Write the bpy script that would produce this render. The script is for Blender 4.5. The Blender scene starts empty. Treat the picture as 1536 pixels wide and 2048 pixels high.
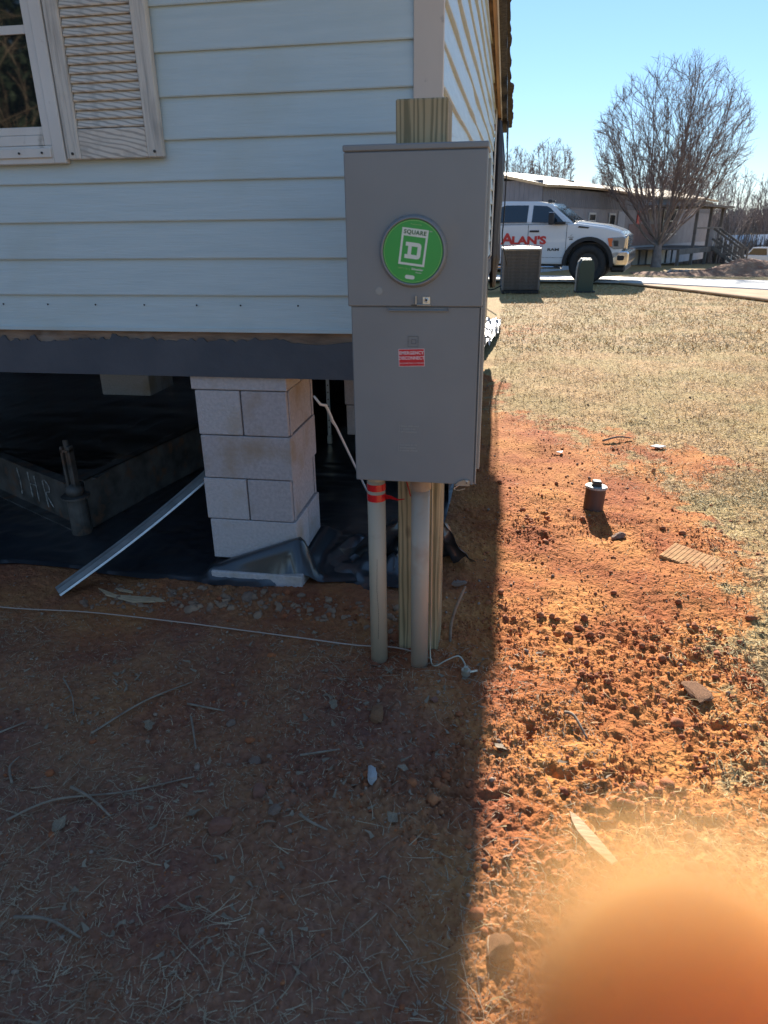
import bpy, bmesh, math, random
import numpy as np
from mathutils import Vector, Matrix
R = math.radians
random.seed(7)
rng = np.random.default_rng(11)
S = bpy.context.scene
COL = S.collection

# ------------------------------------------------------------------ camera
PITCH, ROLL, YAW = R(22.6), R(0.8), R(10)
CAM = Vector((0.2556, -2.71, 1.5))
fh = Vector((-math.sin(YAW), math.cos(YAW), 0)); rt = Vector((math.cos(YAW), math.sin(YAW), 0)); zz = Vector((0, 0, 1))
fw = fh * math.cos(PITCH) - zz * math.sin(PITCH); u0 = fh * math.sin(PITCH) + zz * math.cos(PITCH)
cr = rt * math.cos(ROLL) - u0 * math.sin(ROLL); cu = u0 * math.cos(ROLL) + rt * math.sin(ROLL)
cd = bpy.data.cameras.new('camera'); cam = bpy.data.objects.new('camera', cd); COL.objects.link(cam)
cam.matrix_world = Matrix(((cr.x, cu.x, -fw.x, CAM.x), (cr.y, cu.y, -fw.y, CAM.y), (cr.z, cu.z, -fw.z, CAM.z), (0, 0, 0, 1)))
cd.sensor_width = 36; cd.lens = 36 * 1408 / 2048; cd.clip_start = 0.004; cd.clip_end = 6000
cd.dof.use_dof = True; cd.dof.focus_distance = 3.8; cd.dof.aperture_fstop = 5.6
S.camera = cam

# ------------------------------------------------------------------ light
SUN_EL, SUN_W = R(24), R(1.0)          # elevation; degrees west of +y
W = bpy.data.worlds.new('World'); S.world = W; W.use_nodes = True
nt = W.node_tree; nt.nodes.clear()
sky = nt.nodes.new('ShaderNodeTexSky'); sky.sky_type = 'NISHITA'; sky.sun_disc = False
sky.sun_elevation = SUN_EL; sky.sun_rotation = -SUN_W; sky.air_density = 1.0; sky.dust_density = 0.0; sky.ozone_density = 8.0
bg = nt.nodes.new('ShaderNodeBackground'); bg.inputs[1].default_value = 0.094
wo = nt.nodes.new('ShaderNodeOutputWorld'); gm = nt.nodes.new('ShaderNodeGamma'); gm.inputs[1].default_value = 0.72; nt.links.new(sky.outputs[0], gm.inputs[0]); nt.links.new(gm.outputs[0], bg.inputs[0]); nt.links.new(bg.outputs[0], wo.inputs[0])
ld = bpy.data.lights.new('sun', 'SUN'); ld.energy = 4.1; ld.angle = R(0.5); ld.color = (1, 0.93, 0.82)
sun = bpy.data.objects.new('sun', ld); COL.objects.link(sun)
sdir = Vector((-math.sin(SUN_W) * math.cos(SUN_EL), math.cos(SUN_W) * math.cos(SUN_EL), math.sin(SUN_EL)))
sun.rotation_euler = sdir.to_track_quat('Z', 'Y').to_euler(); sun.location = (0, 10, 12)
S.view_settings.view_transform = 'Standard'; S.view_settings.look = 'None'; S.view_settings.gamma = 1
S.view_settings.exposure = 1.6
S.view_settings.use_curve_mapping = False
S.render.engine = 'CYCLES'
S.cycles.max_bounces = 8; S.cycles.diffuse_bounces = 3; S.cycles.glossy_bounces = 3; S.cycles.use_denoising = True
S.cycles.caustics_reflective = False; S.cycles.caustics_refractive = False

# ------------------------------------------------------------------ materials
def mat(name, c, rough=0.6, metal=0.0, c2=None, ns=8.0, stretch=(1, 1, 1), bump=0.0, bs=None, spec=0.5, mixpow=None, coat=0.0, det=6.0, third=None, wave=None, bdist=0.01, co='Object'):
    m = bpy.data.materials.new(name); m.use_nodes = True; n = m.node_tree; N = n.nodes; L = n.links
    b = N['Principled BSDF']; b.inputs['Roughness'].default_value = rough; b.inputs['Metallic'].default_value = metal
    b.inputs['Specular IOR Level'].default_value = spec; b.inputs['Coat Weight'].default_value = coat
    b.inputs['Base Color'].default_value = (*c, 1)
    tc = N.new('ShaderNodeTexCoord'); mp = N.new('ShaderNodeMapping'); mp.inputs['Scale'].default_value = stretch
    L.new(tc.outputs[co], mp.inputs[0])
    src = None
    if c2:
        if wave:
            t = N.new('ShaderNodeTexWave'); t.bands_direction = wave; t.inputs['Scale'].default_value = ns
            t.inputs['Distortion'].default_value = 5.0; t.inputs['Detail'].default_value = 3.0; t.inputs['Detail Scale'].default_value = 0.8
        else:
            t = N.new('ShaderNodeTexNoise'); t.inputs['Scale'].default_value = ns; t.inputs['Detail'].default_value = det
        L.new(mp.outputs[0], t.inputs[0])
        r = N.new('ShaderNodeValToRGB'); lo, hi = mixpow or (0.35, 0.65)
        r.color_ramp.elements[0].position = lo; r.color_ramp.elements[1].position = hi
        r.color_ramp.elements[0].color = (*c, 1); r.color_ramp.elements[1].color = (*c2, 1)
        L.new(t.outputs[-1] if wave else t.outputs[0], r.inputs[0]); src = r.outputs[0]
        if third:
            t2 = N.new('ShaderNodeTexNoise'); t2.inputs['Scale'].default_value = third[1]; t2.inputs['Detail'].default_value = 4
            L.new(tc.outputs[co], t2.inputs[0])
            r2 = N.new('ShaderNodeValToRGB'); r2.color_ramp.elements[0].position = third[2]; r2.color_ramp.elements[1].position = third[3]
            L.new(t2.outputs[0], r2.inputs[0]); mx = N.new('ShaderNodeMixRGB'); mx.inputs[2].default_value = (*third[0], 1)
            L.new(r2.outputs[0], mx.inputs[0]); L.new(src, mx.inputs[1]); src = mx.outputs[0]
        L.new(src, b.inputs['Base Color'])
    if bump:
        t = N.new('ShaderNodeTexNoise'); t.inputs['Scale'].default_value = bs or ns * 2; t.inputs['Detail'].default_value = 6
        L.new(mp.outputs[0], t.inputs[0]); bp = N.new('ShaderNodeBump'); bp.inputs['Strength'].default_value = bump; bp.inputs['Distance'].default_value = bdist
        L.new(t.outputs[0], bp.inputs['Height']); L.new(bp.outputs[0], b.inputs['Normal'])
    return m

M = {}
M['siding'] = mat('siding', (.53, .625, .635), .5, c2=(.575, .665, .67), ns=4, stretch=(.8, 1, 11), bump=.4, bs=16, third=((.50, .56, .52), 2.2, .55, .85), bdist=.004)
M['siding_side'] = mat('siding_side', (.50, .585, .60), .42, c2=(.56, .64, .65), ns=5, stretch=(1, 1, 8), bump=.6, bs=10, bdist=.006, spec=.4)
M['trim'] = mat('trim', (.66, .57, .48), .55, c2=(.58, .50, .42), ns=5, stretch=(1, 1, .3), bump=.2, third=((.22, .18, .15), 14, .68, .8))
M['white_trim'] = mat('white_trim', (.74, .71, .66), .5, c2=(.64, .61, .56), ns=6, stretch=(1, 1, .4), bump=.15, third=((.30, .28, .24), 18, .66, .8))
M['shutter'] = mat('shutter', (.72, .66, .57), .7, c2=(.42, .38, .33), ns=17, stretch=(.5, 1, 2.2), bump=.5, mixpow=(.5, .95), bs=20, wave='DIAGONAL', third=((.42, .38, .33), 14, .52, .8))
M['shutter_stile'] = mat('shutter_stile', (.68, .63, .55), .7, c2=(.40, .37, .33), ns=30, stretch=(4, 1, .18), bump=.5, mixpow=(.48, .75), third=((.38, .36, .32), 9, .55, .8))
M['glass'] = mat('glass', (.012, .016, .018), .03, spec=1.0)
M['wrap'] = mat('wrap', (.065, .074, .092), .55, c2=(.09, .096, .112), ns=4, bump=.4, bs=18)
M['rim_wood'] = mat('rim_wood', (.34, .235, .165), .8, c2=(.16, .11, .08), ns=7, stretch=(1, 1, 5), bump=.5, third=((.33, .29, .25), 5, .55, .7))
M['block'] = mat('block', (.54, .475, .47), .92, c2=(.44, .385, .38), ns=70, bump=.8, bs=120, bdist=.006, third=((.40, .29, .20), 5, .5, .72))
M['block_light'] = mat('block_light', (.59, .53, .52), .92, c2=(.50, .45, .44), ns=75, bump=.9, bs=90, bdist=.006, third=((.46, .36, .27), 4, .55, .72))
M['plastic'] = mat('plastic', (.022, .025, .029), .28, c2=(.034, .037, .042), ns=3, bump=.18, bs=5, spec=1.0, bdist=.015, stretch=(1, 1.5, 1))
M['steel'] = mat('steel', (.13, .12, .108), .6, metal=.3, c2=(.05, .045, .04), ns=9, bump=.3, third=((.16, .085, .05), 12, .55, .7))
M['alu'] = mat('alu', (.62, .63, .62), .38, metal=.75, c2=(.45, .46, .45), ns=14, stretch=(1, 1, 1), bump=.15)
M['white'] = mat('white', (.75, .76, .76), .4)
M['box'] = mat('box', (.215, .220, .222), .40, c2=(.240, .245, .246), ns=3.5, metal=.0, spec=.5, third=((.255, .24, .22), 6, .62, .8), bump=.05, bs=400, bdist=.001)
M['box_edge'] = mat('box_edge', (.32, .33, .33), .35, metal=.2)
M['emboss'] = mat('emboss', (.14, .145, .15), .5)
M['green'] = mat('green', (.03, .36, .055), .35, spec=.6)
M['print_white'] = mat('print_white', (.72, .75, .66), .45)
M['print_green'] = mat('print_green', (.02, .12, .03), .45)
M['print_lime'] = mat('print_lime', (.35, .62, .2), .45)
M['red'] = mat('red', (.62, .02, .03), .4)
M['sticker_white'] = mat('sticker_white', (.75, .6, .6), .45)
M['zinc'] = mat('zinc', (.65, .65, .62), .28, metal=.9)
M['zinc_dark'] = mat('zinc_dark', (.05, .05, .05), .4, metal=.4)
M['pvc'] = mat('pvc', (.47, .38, .27), .42, c2=(.42, .34, .24), ns=6, third=((.24, .12, .06), 7, .62, .8), stretch=(1, 1, .3), bump=.1)
M['pvc2'] = mat('pvc2', (.44, .35, .26), .42, c2=(.36, .29, .22), ns=6, third=((.33, .17, .09), 5, .52, .7), stretch=(1, 1, .5), bump=.1)
M['tape'] = mat('tape', (.62, .015, .02), .25, spec=.7)

def woodmat(name, a, b_, sc=19.0):
    m = bpy.data.materials.new(name); m.use_nodes = True; n = m.node_tree; N = n.nodes; L = n.links
    b = N['Principled BSDF']; b.inputs['Roughness'].default_value = .75
    tc = N.new('ShaderNodeTexCoord')
    # knots: two or three points that push the grain lines around them
    mp = N.new('ShaderNodeMapping'); mp.inputs['Scale'].default_value = (1, 1, .06); L.new(tc.outputs['Object'], mp.inputs[0])
    w = N.new('ShaderNodeTexWave'); w.bands_direction = 'X'; w.inputs['Scale'].default_value = sc; w.inputs['Distortion'].default_value = 9
    w.inputs['Detail'].default_value = 4; w.inputs['Detail Scale'].default_value = 1.6
    L.new(mp.outputs[0], w.inputs[0])
    vm = N.new('ShaderNodeMapping'); vm.inputs['Scale'].default_value = (9, 9, 3.2); L.new(tc.outputs['Object'], vm.inputs[0])
    vo = N.new('ShaderNodeTexVoronoi'); vo.inputs['Scale'].default_value = 1.0; L.new(vm.outputs[0], vo.inputs[0])
    kr = N.new('ShaderNodeValToRGB'); kr.color_ramp.elements[0].position = .07; kr.color_ramp.elements[1].position = .14
    kr.color_ramp.elements[0].color = (1, 1, 1, 1); kr.color_ramp.elements[1].color = (0, 0, 0, 1); L.new(vo.outputs['Distance'], kr.inputs[0])
    r = N.new('ShaderNodeValToRGB'); r.color_ramp.elements[0].color = (*a, 1); r.color_ramp.elements[1].color = (*b_, 1)
    r.color_ramp.elements[0].position = .25; r.color_ramp.elements[1].position = .95; L.new(w.outputs[0], r.inputs[0])
    t = N.new('ShaderNodeTexNoise'); t.inputs['Scale'].default_value = 5; L.new(tc.outputs['Object'], t.inputs[0])
    mx = N.new('ShaderNodeMixRGB'); mx.blend_type = 'MULTIPLY'; mx.inputs[0].default_value = .6; L.new(r.outputs[0], mx.inputs[1])
    rr = N.new('ShaderNodeValToRGB'); rr.color_ramp.elements[0].color = (.62, .60, .5, 1); rr.color_ramp.elements[0].position = .3; rr.color_ramp.elements[1].position = .7
    L.new(t.outputs[0], rr.inputs[0]); L.new(rr.outputs[0], mx.inputs[2])
    m2 = N.new('ShaderNodeMixRGB'); m2.inputs[2].default_value = (.10, .055, .025, 1); L.new(kr.outputs[0], m2.inputs[0]); L.new(mx.outputs[0], m2.inputs[1])
    L.new(m2.outputs[0], b.inputs['Base Color'])
    bp = N.new('ShaderNodeBump'); bp.inputs['Strength'].default_value = .25; bp.inputs['Distance'].default_value = .002
    L.new(w.outputs[0], bp.inputs['Height']); L.new(bp.outputs[0], b.inputs['Normal'])
    return m
M['post_wood'] = woodmat('post_wood', (.56, .41, .23), (.27, .21, .11))
M['ply'] = mat('ply', (.55, .34, .19), .8, c2=(.40, .24, .13), ns=4, stretch=(1, .4, 1), bump=.2)
M['shingle'] = mat('shingle', (.045, .045, .048), .95, c2=(.09, .085, .08), ns=30, bump=1, bs=60)
M['cloth'] = mat('cloth', (.022, .021, .026), .38, c2=(.05, .048, .058), ns=9, stretch=(1, 1, .15), bump=.6, bs=14, spec=.7)
M['ac'] = mat('ac', (.13, .115, .10), .6, c2=(.18, .165, .145), ns=14, stretch=(1, 1, 3))
M['ac_dark'] = mat('ac_dark', (.012, .012, .013), .7)
M['ac_top'] = mat('ac_top', (.45, .42, .37), .45)
M['ped'] = mat('ped', (.022, .045, .03), .5, spec=.5)
M['truck_white'] = mat('truck_white', (.72, .73, .73), .25, coat=.8)
M['chrome'] = mat('chrome', (.80, .80, .80), .12, metal=1)
M['black'] = mat('black', (.018, .018, .019), .55)
M['tyre'] = mat('tyre', (.02, .02, .021), .8, bump=.3, c2=(.035, .033, .03), ns=20)
M['tglass'] = mat('tglass', (.02, .028, .035), .05, spec=1.0)
M['lamp'] = mat('lamp', (.36, .37, .38), .10, metal=.6)
M['amber'] = mat('amber', (.8, .18, .05), .3)
M['alred'] = mat('alred', (.62, .035, .03), .35)
M['mh_wall'] = mat('mh_wall', (.33, .32, .34), .6, c2=(.27, .26, .28), ns=2)
M['mh_upper'] = mat('mh_upper', (.20, .20, .22), .6, c2=(.17, .17, .19), ns=2)
M['mh_skirt'] = mat('mh_skirt', (.42, .45, .5), .6, c2=(.35, .37, .42), ns=3)
M['mh_roof'] = mat('mh_roof', (.60, .43, .24), .6, c2=(.48, .33, .18), ns=.7, stretch=(1, .3, 1), third=((.4, .3, .2), .5, .6, .8))
M['brick_col'] = mat('brick_col', (.30, .21, .19), .8, c2=(.24, .16, .15), ns=3)
M['mh_frame'] = mat('mh_frame', (.62, .61, .58), .5)
M['deck'] = mat('deck', (.20, .18, .16), .85, c2=(.13, .12, .11), ns=4, bump=.3)
M['bark'] = mat('bark', (.17, .14, .125), .9, c2=(.26, .22, .20), ns=6, bump=.6, bs=20)
M['twig'] = mat('twig', (.19, .145, .13), .85)
M['far_twig'] = mat('far_twig', (.27, .22, .20), .9)
M['scrub'] = mat('scrub', (.13, .10, .085), .9, c2=(.20, .165, .14), ns=.8)
M['ever'] = mat('ever', (.035, .055, .03), .7, c2=(.06, .085, .04), ns=2)
M['concrete'] = mat('concrete', (.62, .59, .55), .85, c2=(.50, .47, .43), ns=1.2, bump=.4, bs=30, third=((.45, .36, .28), .6, .55, .8))
M['sand'] = mat('sand', (.52, .34, .19), .95, c2=(.42, .25, .13), ns=2.5, bump=.5, bs=14, third=((.30, .13, .06), 1.2, .55, .75))
M['earthclod'] = mat('earthclod', (.34, .21, .13), .95, c2=(.22, .13, .085), ns=12, bump=.5, bs=50)
M['chalk'] = mat('chalk', (.40, .38, .35), .95, c2=(.2, .19, .17), ns=60)
M['mound'] = mat('mound', (.30, .13, .07), .95, c2=(.42, .24, .14), ns=3, bump=1, bs=7, bdist=.1)
M['rock'] = mat('rock', (.34, .15, .09), .9, c2=(.24, .10, .07), ns=30, bump=.6, bs=60)
M['rock2'] = mat('rock2', (.33, .22, .16), .9, c2=(.22, .13, .09), ns=30, bump=.6, bs=60)
M['grey_stone'] = mat('grey_stone', (.30, .27, .25), .9, c2=(.20, .17, .15), ns=20, bump=.5)
M['clod'] = mat('clod', (.38, .12, .042), .95, c2=(.28, .082, .032), ns=9, bump=.5, bs=90, third=((.42, .17, .07), 3, .5, .75))
M['pebble'] = mat('pebble', (.25, .16, .11), .9, c2=(.36, .26, .19), ns=5)
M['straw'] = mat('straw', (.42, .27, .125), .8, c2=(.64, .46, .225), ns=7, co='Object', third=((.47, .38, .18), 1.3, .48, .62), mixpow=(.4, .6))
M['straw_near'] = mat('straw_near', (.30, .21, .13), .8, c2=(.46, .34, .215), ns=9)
M['stick'] = mat('stick', (.20, .145, .105), .85, c2=(.30, .235, .17), ns=30, bump=.4)
M['leaf'] = mat('leaf', (.30, .22, .145), .8, c2=(.20, .14, .09), ns=20)
M['palewood'] = mat('palewood', (.60, .43, .26), .8, c2=(.45, .30, .17), ns=14, stretch=(1, 5, 1), bump=.4)
M['claywood'] = mat('claywood', (.60, .32, .12), .9, c2=(.50, .23, .08), ns=14, bump=.5)
M['copper'] = mat('copper', (.48, .36, .29), .5, metal=.2)
M['brass'] = mat('brass', (.45, .42, .33), .4, metal=.6)
M['abs'] = mat('abs', (.045, .032, .03), .5, c2=(.10, .055, .04), ns=9, stretch=(1, 1, .3), bump=.3)
M['capgrey'] = mat('capgrey', (.40, .40, .38), .6, c2=(.3, .3, .28), ns=20)
M['trash'] = mat('trash', (.55, .50, .44), .6, c2=(.45, .45, .48), ns=30, bump=.6)
M['dirtlump'] = mat('dirtlump', (.42, .22, .11), .95, c2=(.3, .13, .06), ns=30, bump=.8)
M['shed'] = mat('shed', (.34, .40, .48), .6)
M['shed_roof'] = mat('shed_roof', (.62, .62, .62), .5)
M['skin'] = mat('skin', (.32, .155, .068), .8, c2=(.29, .14, .06), ns=300, spec=.05)
sk = M['skin'].node_tree.nodes['Principled BSDF']; sk.inputs['Subsurface Weight'].default_value = 1.0
sk.inputs['Subsurface Radius'].default_value = (1.0, .62, .36); sk.inputs['Subsurface Scale'].default_value = .045
M['nail'] = mat('nail', (.70, .48, .40), .3)

# ground: clay and thatch mixed by the mask painted on the sheet (what grows where), shaded soil toned by a second mask
def ground_mat():
    m = bpy.data.materials.new('ground_soil'); m.use_nodes = True; n = m.node_tree; N = n.nodes; L = n.links
    b = N['Principled BSDF']; b.inputs['Roughness'].default_value = .95; b.inputs['Specular IOR Level'].default_value = .2
    tc = N.new('ShaderNodeTexCoord')
    def noise(s, d=6):
        t = N.new('ShaderNodeTexNoise'); t.inputs['Scale'].default_value = s; t.inputs['Detail'].default_value = d; L.new(tc.outputs['Object'], t.inputs[0]); return t.outputs[0]
    def ramp(src, p0, c0, p1, c1):
        r = N.new('ShaderNodeValToRGB'); r.color_ramp.elements[0].position = p0; r.color_ramp.elements[1].position = p1
        r.color_ramp.elements[0].color = (*c0, 1); r.color_ramp.elements[1].color = (*c1, 1); L.new(src, r.inputs[0]); return r.outputs[0]
    def mix(f, a, c):
        x = N.new('ShaderNodeMixRGB'); L.new(a, x.inputs[1]); L.new(c, x.inputs[2]); L.new(f, x.inputs[0]); return x.outputs[0]
    k, w = (0, 0, 0), (1, 1, 1)
    clay = mix(ramp(noise(2.6), .38, k, .64, w), ramp(noise(28), .3, (.27, .072, .024), .7, (.44, .135, .040)), ramp(noise(20), .3, (.46, .17, .045), .7, (.62, .265, .075)))
    grey = ramp(noise(45), .3, (.105, .064, .060), .7, (.21, .14, .122))  # soil colour darkened and greyed where the house's shadow lies
    a2 = N.new('ShaderNodeVertexColor'); a2.layer_name = 'shade_soil'
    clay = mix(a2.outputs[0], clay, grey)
    th = mix(ramp(noise(1.6, 5), .42, k, .58, w), ramp(noise(38, 9), .32, (.17, .085, .036), .64, (.60, .385, .165)), ramp(noise(45, 9), .32, (.19, .12, .045), .64, (.54, .39, .165)))
    a = N.new('ShaderNodeVertexColor'); a.layer_name = 'thatch'
    ad = N.new('ShaderNodeMath'); ad.operation = 'ADD'; L.new(a.outputs[0], ad.inputs[0])
    s1 = N.new('ShaderNodeMath'); s1.operation = 'MULTIPLY_ADD'; L.new(noise(9, 8), s1.inputs[0]); s1.inputs[1].default_value = 1.3; s1.inputs[2].default_value = -.65; L.new(s1.outputs[0], ad.inputs[1])
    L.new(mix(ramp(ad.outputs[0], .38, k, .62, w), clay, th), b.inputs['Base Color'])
    bp = N.new('ShaderNodeBump'); bp.inputs['Strength'].default_value = 1.0; bp.inputs['Distance'].default_value = .009
    vo = N.new('ShaderNodeTexVoronoi'); vo.inputs['Scale'].default_value = 95; L.new(tc.outputs['Object'], vo.inputs[0])
    hh = N.new('ShaderNodeMath'); hh.operation = 'MULTIPLY_ADD'; L.new(vo.outputs['Distance'], hh.inputs[0]); hh.inputs[1].default_value = -.3; L.new(noise(55, 10), hh.inputs[2]); L.new(hh.outputs[0], bp.inputs['Height']); L.new(bp.outputs[0], b.inputs['Normal'])
    return m
M['ground'] = ground_mat()

# ------------------------------------------------------------------ helpers
def tag(o, label=None, cat=None, group=None, kind=None):
    if label: o['label'] = label
    if cat: o['category'] = cat
    if group: o['group'] = group
    if kind: o['kind'] = kind
    return o
def empty(name, loc, label=None, cat=None, group=None, rz=0):
    o = bpy.data.objects.new(name, None); COL.objects.link(o); o.location = loc; o.rotation_euler = (0, 0, rz); o.empty_display_size = .1
    return tag(o, label, cat, group)
def link(name, me, m, parent=None, loc=None):
    if m is not None:
        me.materials.clear(); me.materials.append(m)
    o = bpy.data.objects.new(name, me); COL.objects.link(o)
    if parent is not None: o.parent = parent
    if loc is not None: o.location = loc
    return o
def obj(name, bm, m, parent=None, loc=None, smooth=False):
    me = bpy.data.meshes.new(name); bm.normal_update(); bm.to_mesh(me); bm.free()
    if smooth: me.polygons.foreach_set('use_smooth', [True] * len(me.polygons))
    return link(name, me, m, parent, loc)
def npmesh(name, v, f, smooth=False):
    v = np.asarray(v, np.float32); f = np.asarray(f, np.int32); k = f.shape[1]
    me = bpy.data.meshes.new(name); me.vertices.add(len(v)); me.vertices.foreach_set('co', v.ravel())
    me.loops.add(f.size); me.loops.foreach_set('vertex_index', f.ravel())
    me.polygons.add(len(f)); me.polygons.foreach_set('loop_start', np.arange(0, f.size, k, dtype=np.int32))
    if smooth: me.polygons.foreach_set('use_smooth', np.ones(len(f), bool))
    me.update(calc_edges=True); return me
def box(x0, x1, y0, y1, z0, z1, bev=0.0, bm=None, mtx=None, seg=1):
    own = bm is None; b2 = bmesh.new()
    bmesh.ops.create_cube(b2, size=1, matrix=Matrix.Translation(((x0 + x1) / 2, (y0 + y1) / 2, (z0 + z1) / 2)) @ Matrix.Diagonal((abs(x1 - x0), abs(y1 - y0), abs(z1 - z0), 1)))
    if bev: bmesh.ops.bevel(b2, geom=b2.edges[:], offset=bev, segments=seg, affect='EDGES', profile=.5)
    if mtx: b2.transform(mtx)
    if own: return b2
    me = bpy.data.meshes.new('t'); b2.to_mesh(me); b2.free(); bm.from_mesh(me); bpy.data.meshes.remove(me); return bm
def merge(bm, b2):
    me = bpy.data.meshes.new('t'); b2.to_mesh(me); b2.free(); bm.from_mesh(me); bpy.data.meshes.remove(me); return bm
def cyl(r, z0, z1, seg=24, r2=None, bev=0, c=(0, 0), mtx=None):
    b = bmesh.new(); bmesh.ops.create_cone(b, cap_ends=True, segments=seg, radius1=r, radius2=r if r2 is None else r2, depth=z1 - z0,
                                           matrix=Matrix.Translation((c[0], c[1], (z0 + z1) / 2)))
    if bev: bmesh.ops.bevel(b, geom=[e for e in b.edges if len(e.link_faces) == 2 and any(len(f.verts) > 4 for f in e.link_faces)], offset=bev, segments=2, affect='EDGES')
    if mtx: b.transform(mtx)
    return b
def tube(pts, r, seg=6, bm=None, cap=True):
    bm = bm or bmesh.new(); pts = [Vector(p) for p in pts]; rings = []
    rr = r if isinstance(r, (list, tuple)) else [r] * len(pts)
    for i, p in enumerate(pts):
        d = (pts[min(i + 1, len(pts) - 1)] - pts[max(i - 1, 0)]).normalized()
        a = d.orthogonal().normalized() if i == 0 else (a - d * a.dot(d)).normalized(); c = d.cross(a)
        rings.append([bm.verts.new(p + (a * math.cos(t) + c * math.sin(t)) * rr[i]) for t in [2 * math.pi * k / seg for k in range(seg)]])
    for i in range(len(rings) - 1):
        for k in range(seg): bm.faces.new((rings[i][k], rings[i][(k + 1) % seg], rings[i + 1][(k + 1) % seg], rings[i + 1][k]))
    if cap: bm.faces.new(rings[0][::-1]); bm.faces.new(rings[-1])
    return bm
def prism(poly, t0, t1, axis='y', bev=0):
    """poly in the plane, extruded along axis from t0 to t1"""
    b = bmesh.new()
    f = {'y': lambda a, c, t: (a, t, c), 'x': lambda a, c, t: (t, a, c), 'z': lambda a, c, t: (a, c, t)}[axis]
    A = [b.verts.new(f(a, c, t0)) for a, c in poly]; B = [b.verts.new(f(a, c, t1)) for a, c in poly]
    b.faces.new(A); b.faces.new(B[::-1]); n = len(poly)
    for i in range(n): b.faces.new((A[i], B[i], B[(i + 1) % n], A[(i + 1) % n]))
    bmesh.ops.recalc_face_normals(b, faces=b.faces[:])
    if bev: bmesh.ops.bevel(b, geom=[e for e in b.edges if len(e.link_faces) == 2 and e.calc_face_angle(0) > .35], offset=bev, segments=2, affect='EDGES', profile=.6)
    return b
def spline(pts, n):
    pts = [Vector(p) for p in pts]; out = []
    for i in range(len(pts) - 1):
        p0, p1, p2, p3 = pts[max(i - 1, 0)], pts[i], pts[i + 1], pts[min(i + 2, len(pts) - 1)]
        for k in range(n):
            t = k / n; out.append(.5 * ((2 * p1) + (p2 - p0) * t + (2 * p0 - 5 * p1 + 4 * p2 - p3) * t * t + (3 * p1 - p0 - 3 * p2 + p3) * t ** 3))
    out.append(pts[-1]); return out
def text(name, s, size, m, parent, loc, rot=(R(90), 0, 0), bold=0.0, shear=0.0, ext=0.0003, sx=1.0, ax='CENTER', space=1.0):
    cu_ = bpy.data.curves.new('txt', 'FONT'); cu_.body = s; cu_.size = size; cu_.align_x = ax; cu_.align_y = 'CENTER'
    cu_.offset = bold; cu_.shear = shear; cu_.extrude = ext; cu_.space_character = space; cu_.resolution_u = 3
    o = bpy.data.objects.new('txt', cu_); COL.objects.link(o)
    dg = bpy.context.evaluated_depsgraph_get(); me = bpy.data.meshes.new_from_object(o.evaluated_get(dg))
    bpy.data.objects.remove(o); bpy.data.curves.remove(cu_)
    me.transform(Matrix.Diagonal((sx, 1, 1, 1)))
    q = link(name, me, m, parent); q.location = loc; q.rotation_euler = rot; return q
def copy_tree(o, parent=None):
    c = o.copy(); COL.objects.link(c); c.parent = parent
    if parent is not None: c.matrix_parent_inverse = o.matrix_parent_inverse
    for ch in list(o.children): copy_tree(ch, c)
    return c

# numpy value noise
PT = rng.random((256, 256)).astype(np.float32)
def vn(x, y, s, seed=0):
    x = x * s + seed * 17.13; y = y * s + seed * 31.7
    xi = np.floor(x).astype(int); yi = np.floor(y).astype(int); fx = x - xi; fy = y - yi
    fx = fx * fx * (3 - 2 * fx); fy = fy * fy * (3 - 2 * fy)
    a = PT[xi & 255, yi & 255]; b = PT[(xi + 1) & 255, yi & 255]; c = PT[xi & 255, (yi + 1) & 255]; d = PT[(xi + 1) & 255, (yi + 1) & 255]
    return (a * (1 - fx) + b * fx) * (1 - fy) + (c * (1 - fx) + d * fx) * fy
def ss(x, a, b):
    t = np.clip((x - a) / (b - a), 0, 1); return t * t * (3 - 2 * t)
def terrain(y): return np.interp(y, [-50, 9, 17, 24, 33, 40, 48, 60, 120, 4000], [0, 0, -.1, -.43, -.65, -.95, -1.6, -2.6, -3.2, -3.4])
def thatch(x, y):
    n = vn(x, y, .9, 3) + .5 * vn(x, y, 2.3, 4) - .75 + .45 * (vn(x, y, 7, 47) - .5) + .35 * (vn(x, y, 15, 48) - .5)
    far = ss(y - (4.5 - 2.1 * x) + 1.9 * n, -1.0, 1.1)
    right = ss(x - .95 - .25 * np.sin(y * 1.7) + .8 * n, -.1, .8) * ss(y, -3, -.5) * .85
    near = ss(x - .75 - .3 * (y + 1.4) + .5 * n, 0, .35) * ss(-y, .75, 1.3)
    left = ss(-y - 1.3 + .5 * n - .12 * x, -.15, .5) * ss(-x, -.25, .1) * .12
    mid = ss(n, .12, .5) * ss(-x, .2, .6) * ss(-y, .5, .9) * .2
    bald = .45 * ss(vn(x, y, .55, 61) + .5 * vn(x, y, 1.7, 62), .98, 1.2)
    return np.clip(np.maximum.reduce([far, right, near, left, mid]) * (1 - bald), 0, 1)
def rough_mask(x, y):      # churned soil: along the digging near the post and down the right-hand side
    g = lambda cx, cy, sx, sy: np.exp(-((x - cx) / sx) ** 2 - ((y - cy) / sy) ** 2)
    return np.clip(g(.45, -.95, .5, .28) + g(.75, .75, .45, .25) + .8 * g(-.05, -1.1, .7, .5) + .7 * g(.2, -.5, .3, .3) + .6 * g(1.1, -.4, .6, .3) + .5 * g(-.7, -.25, .9, .2), 0, 1)
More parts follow.
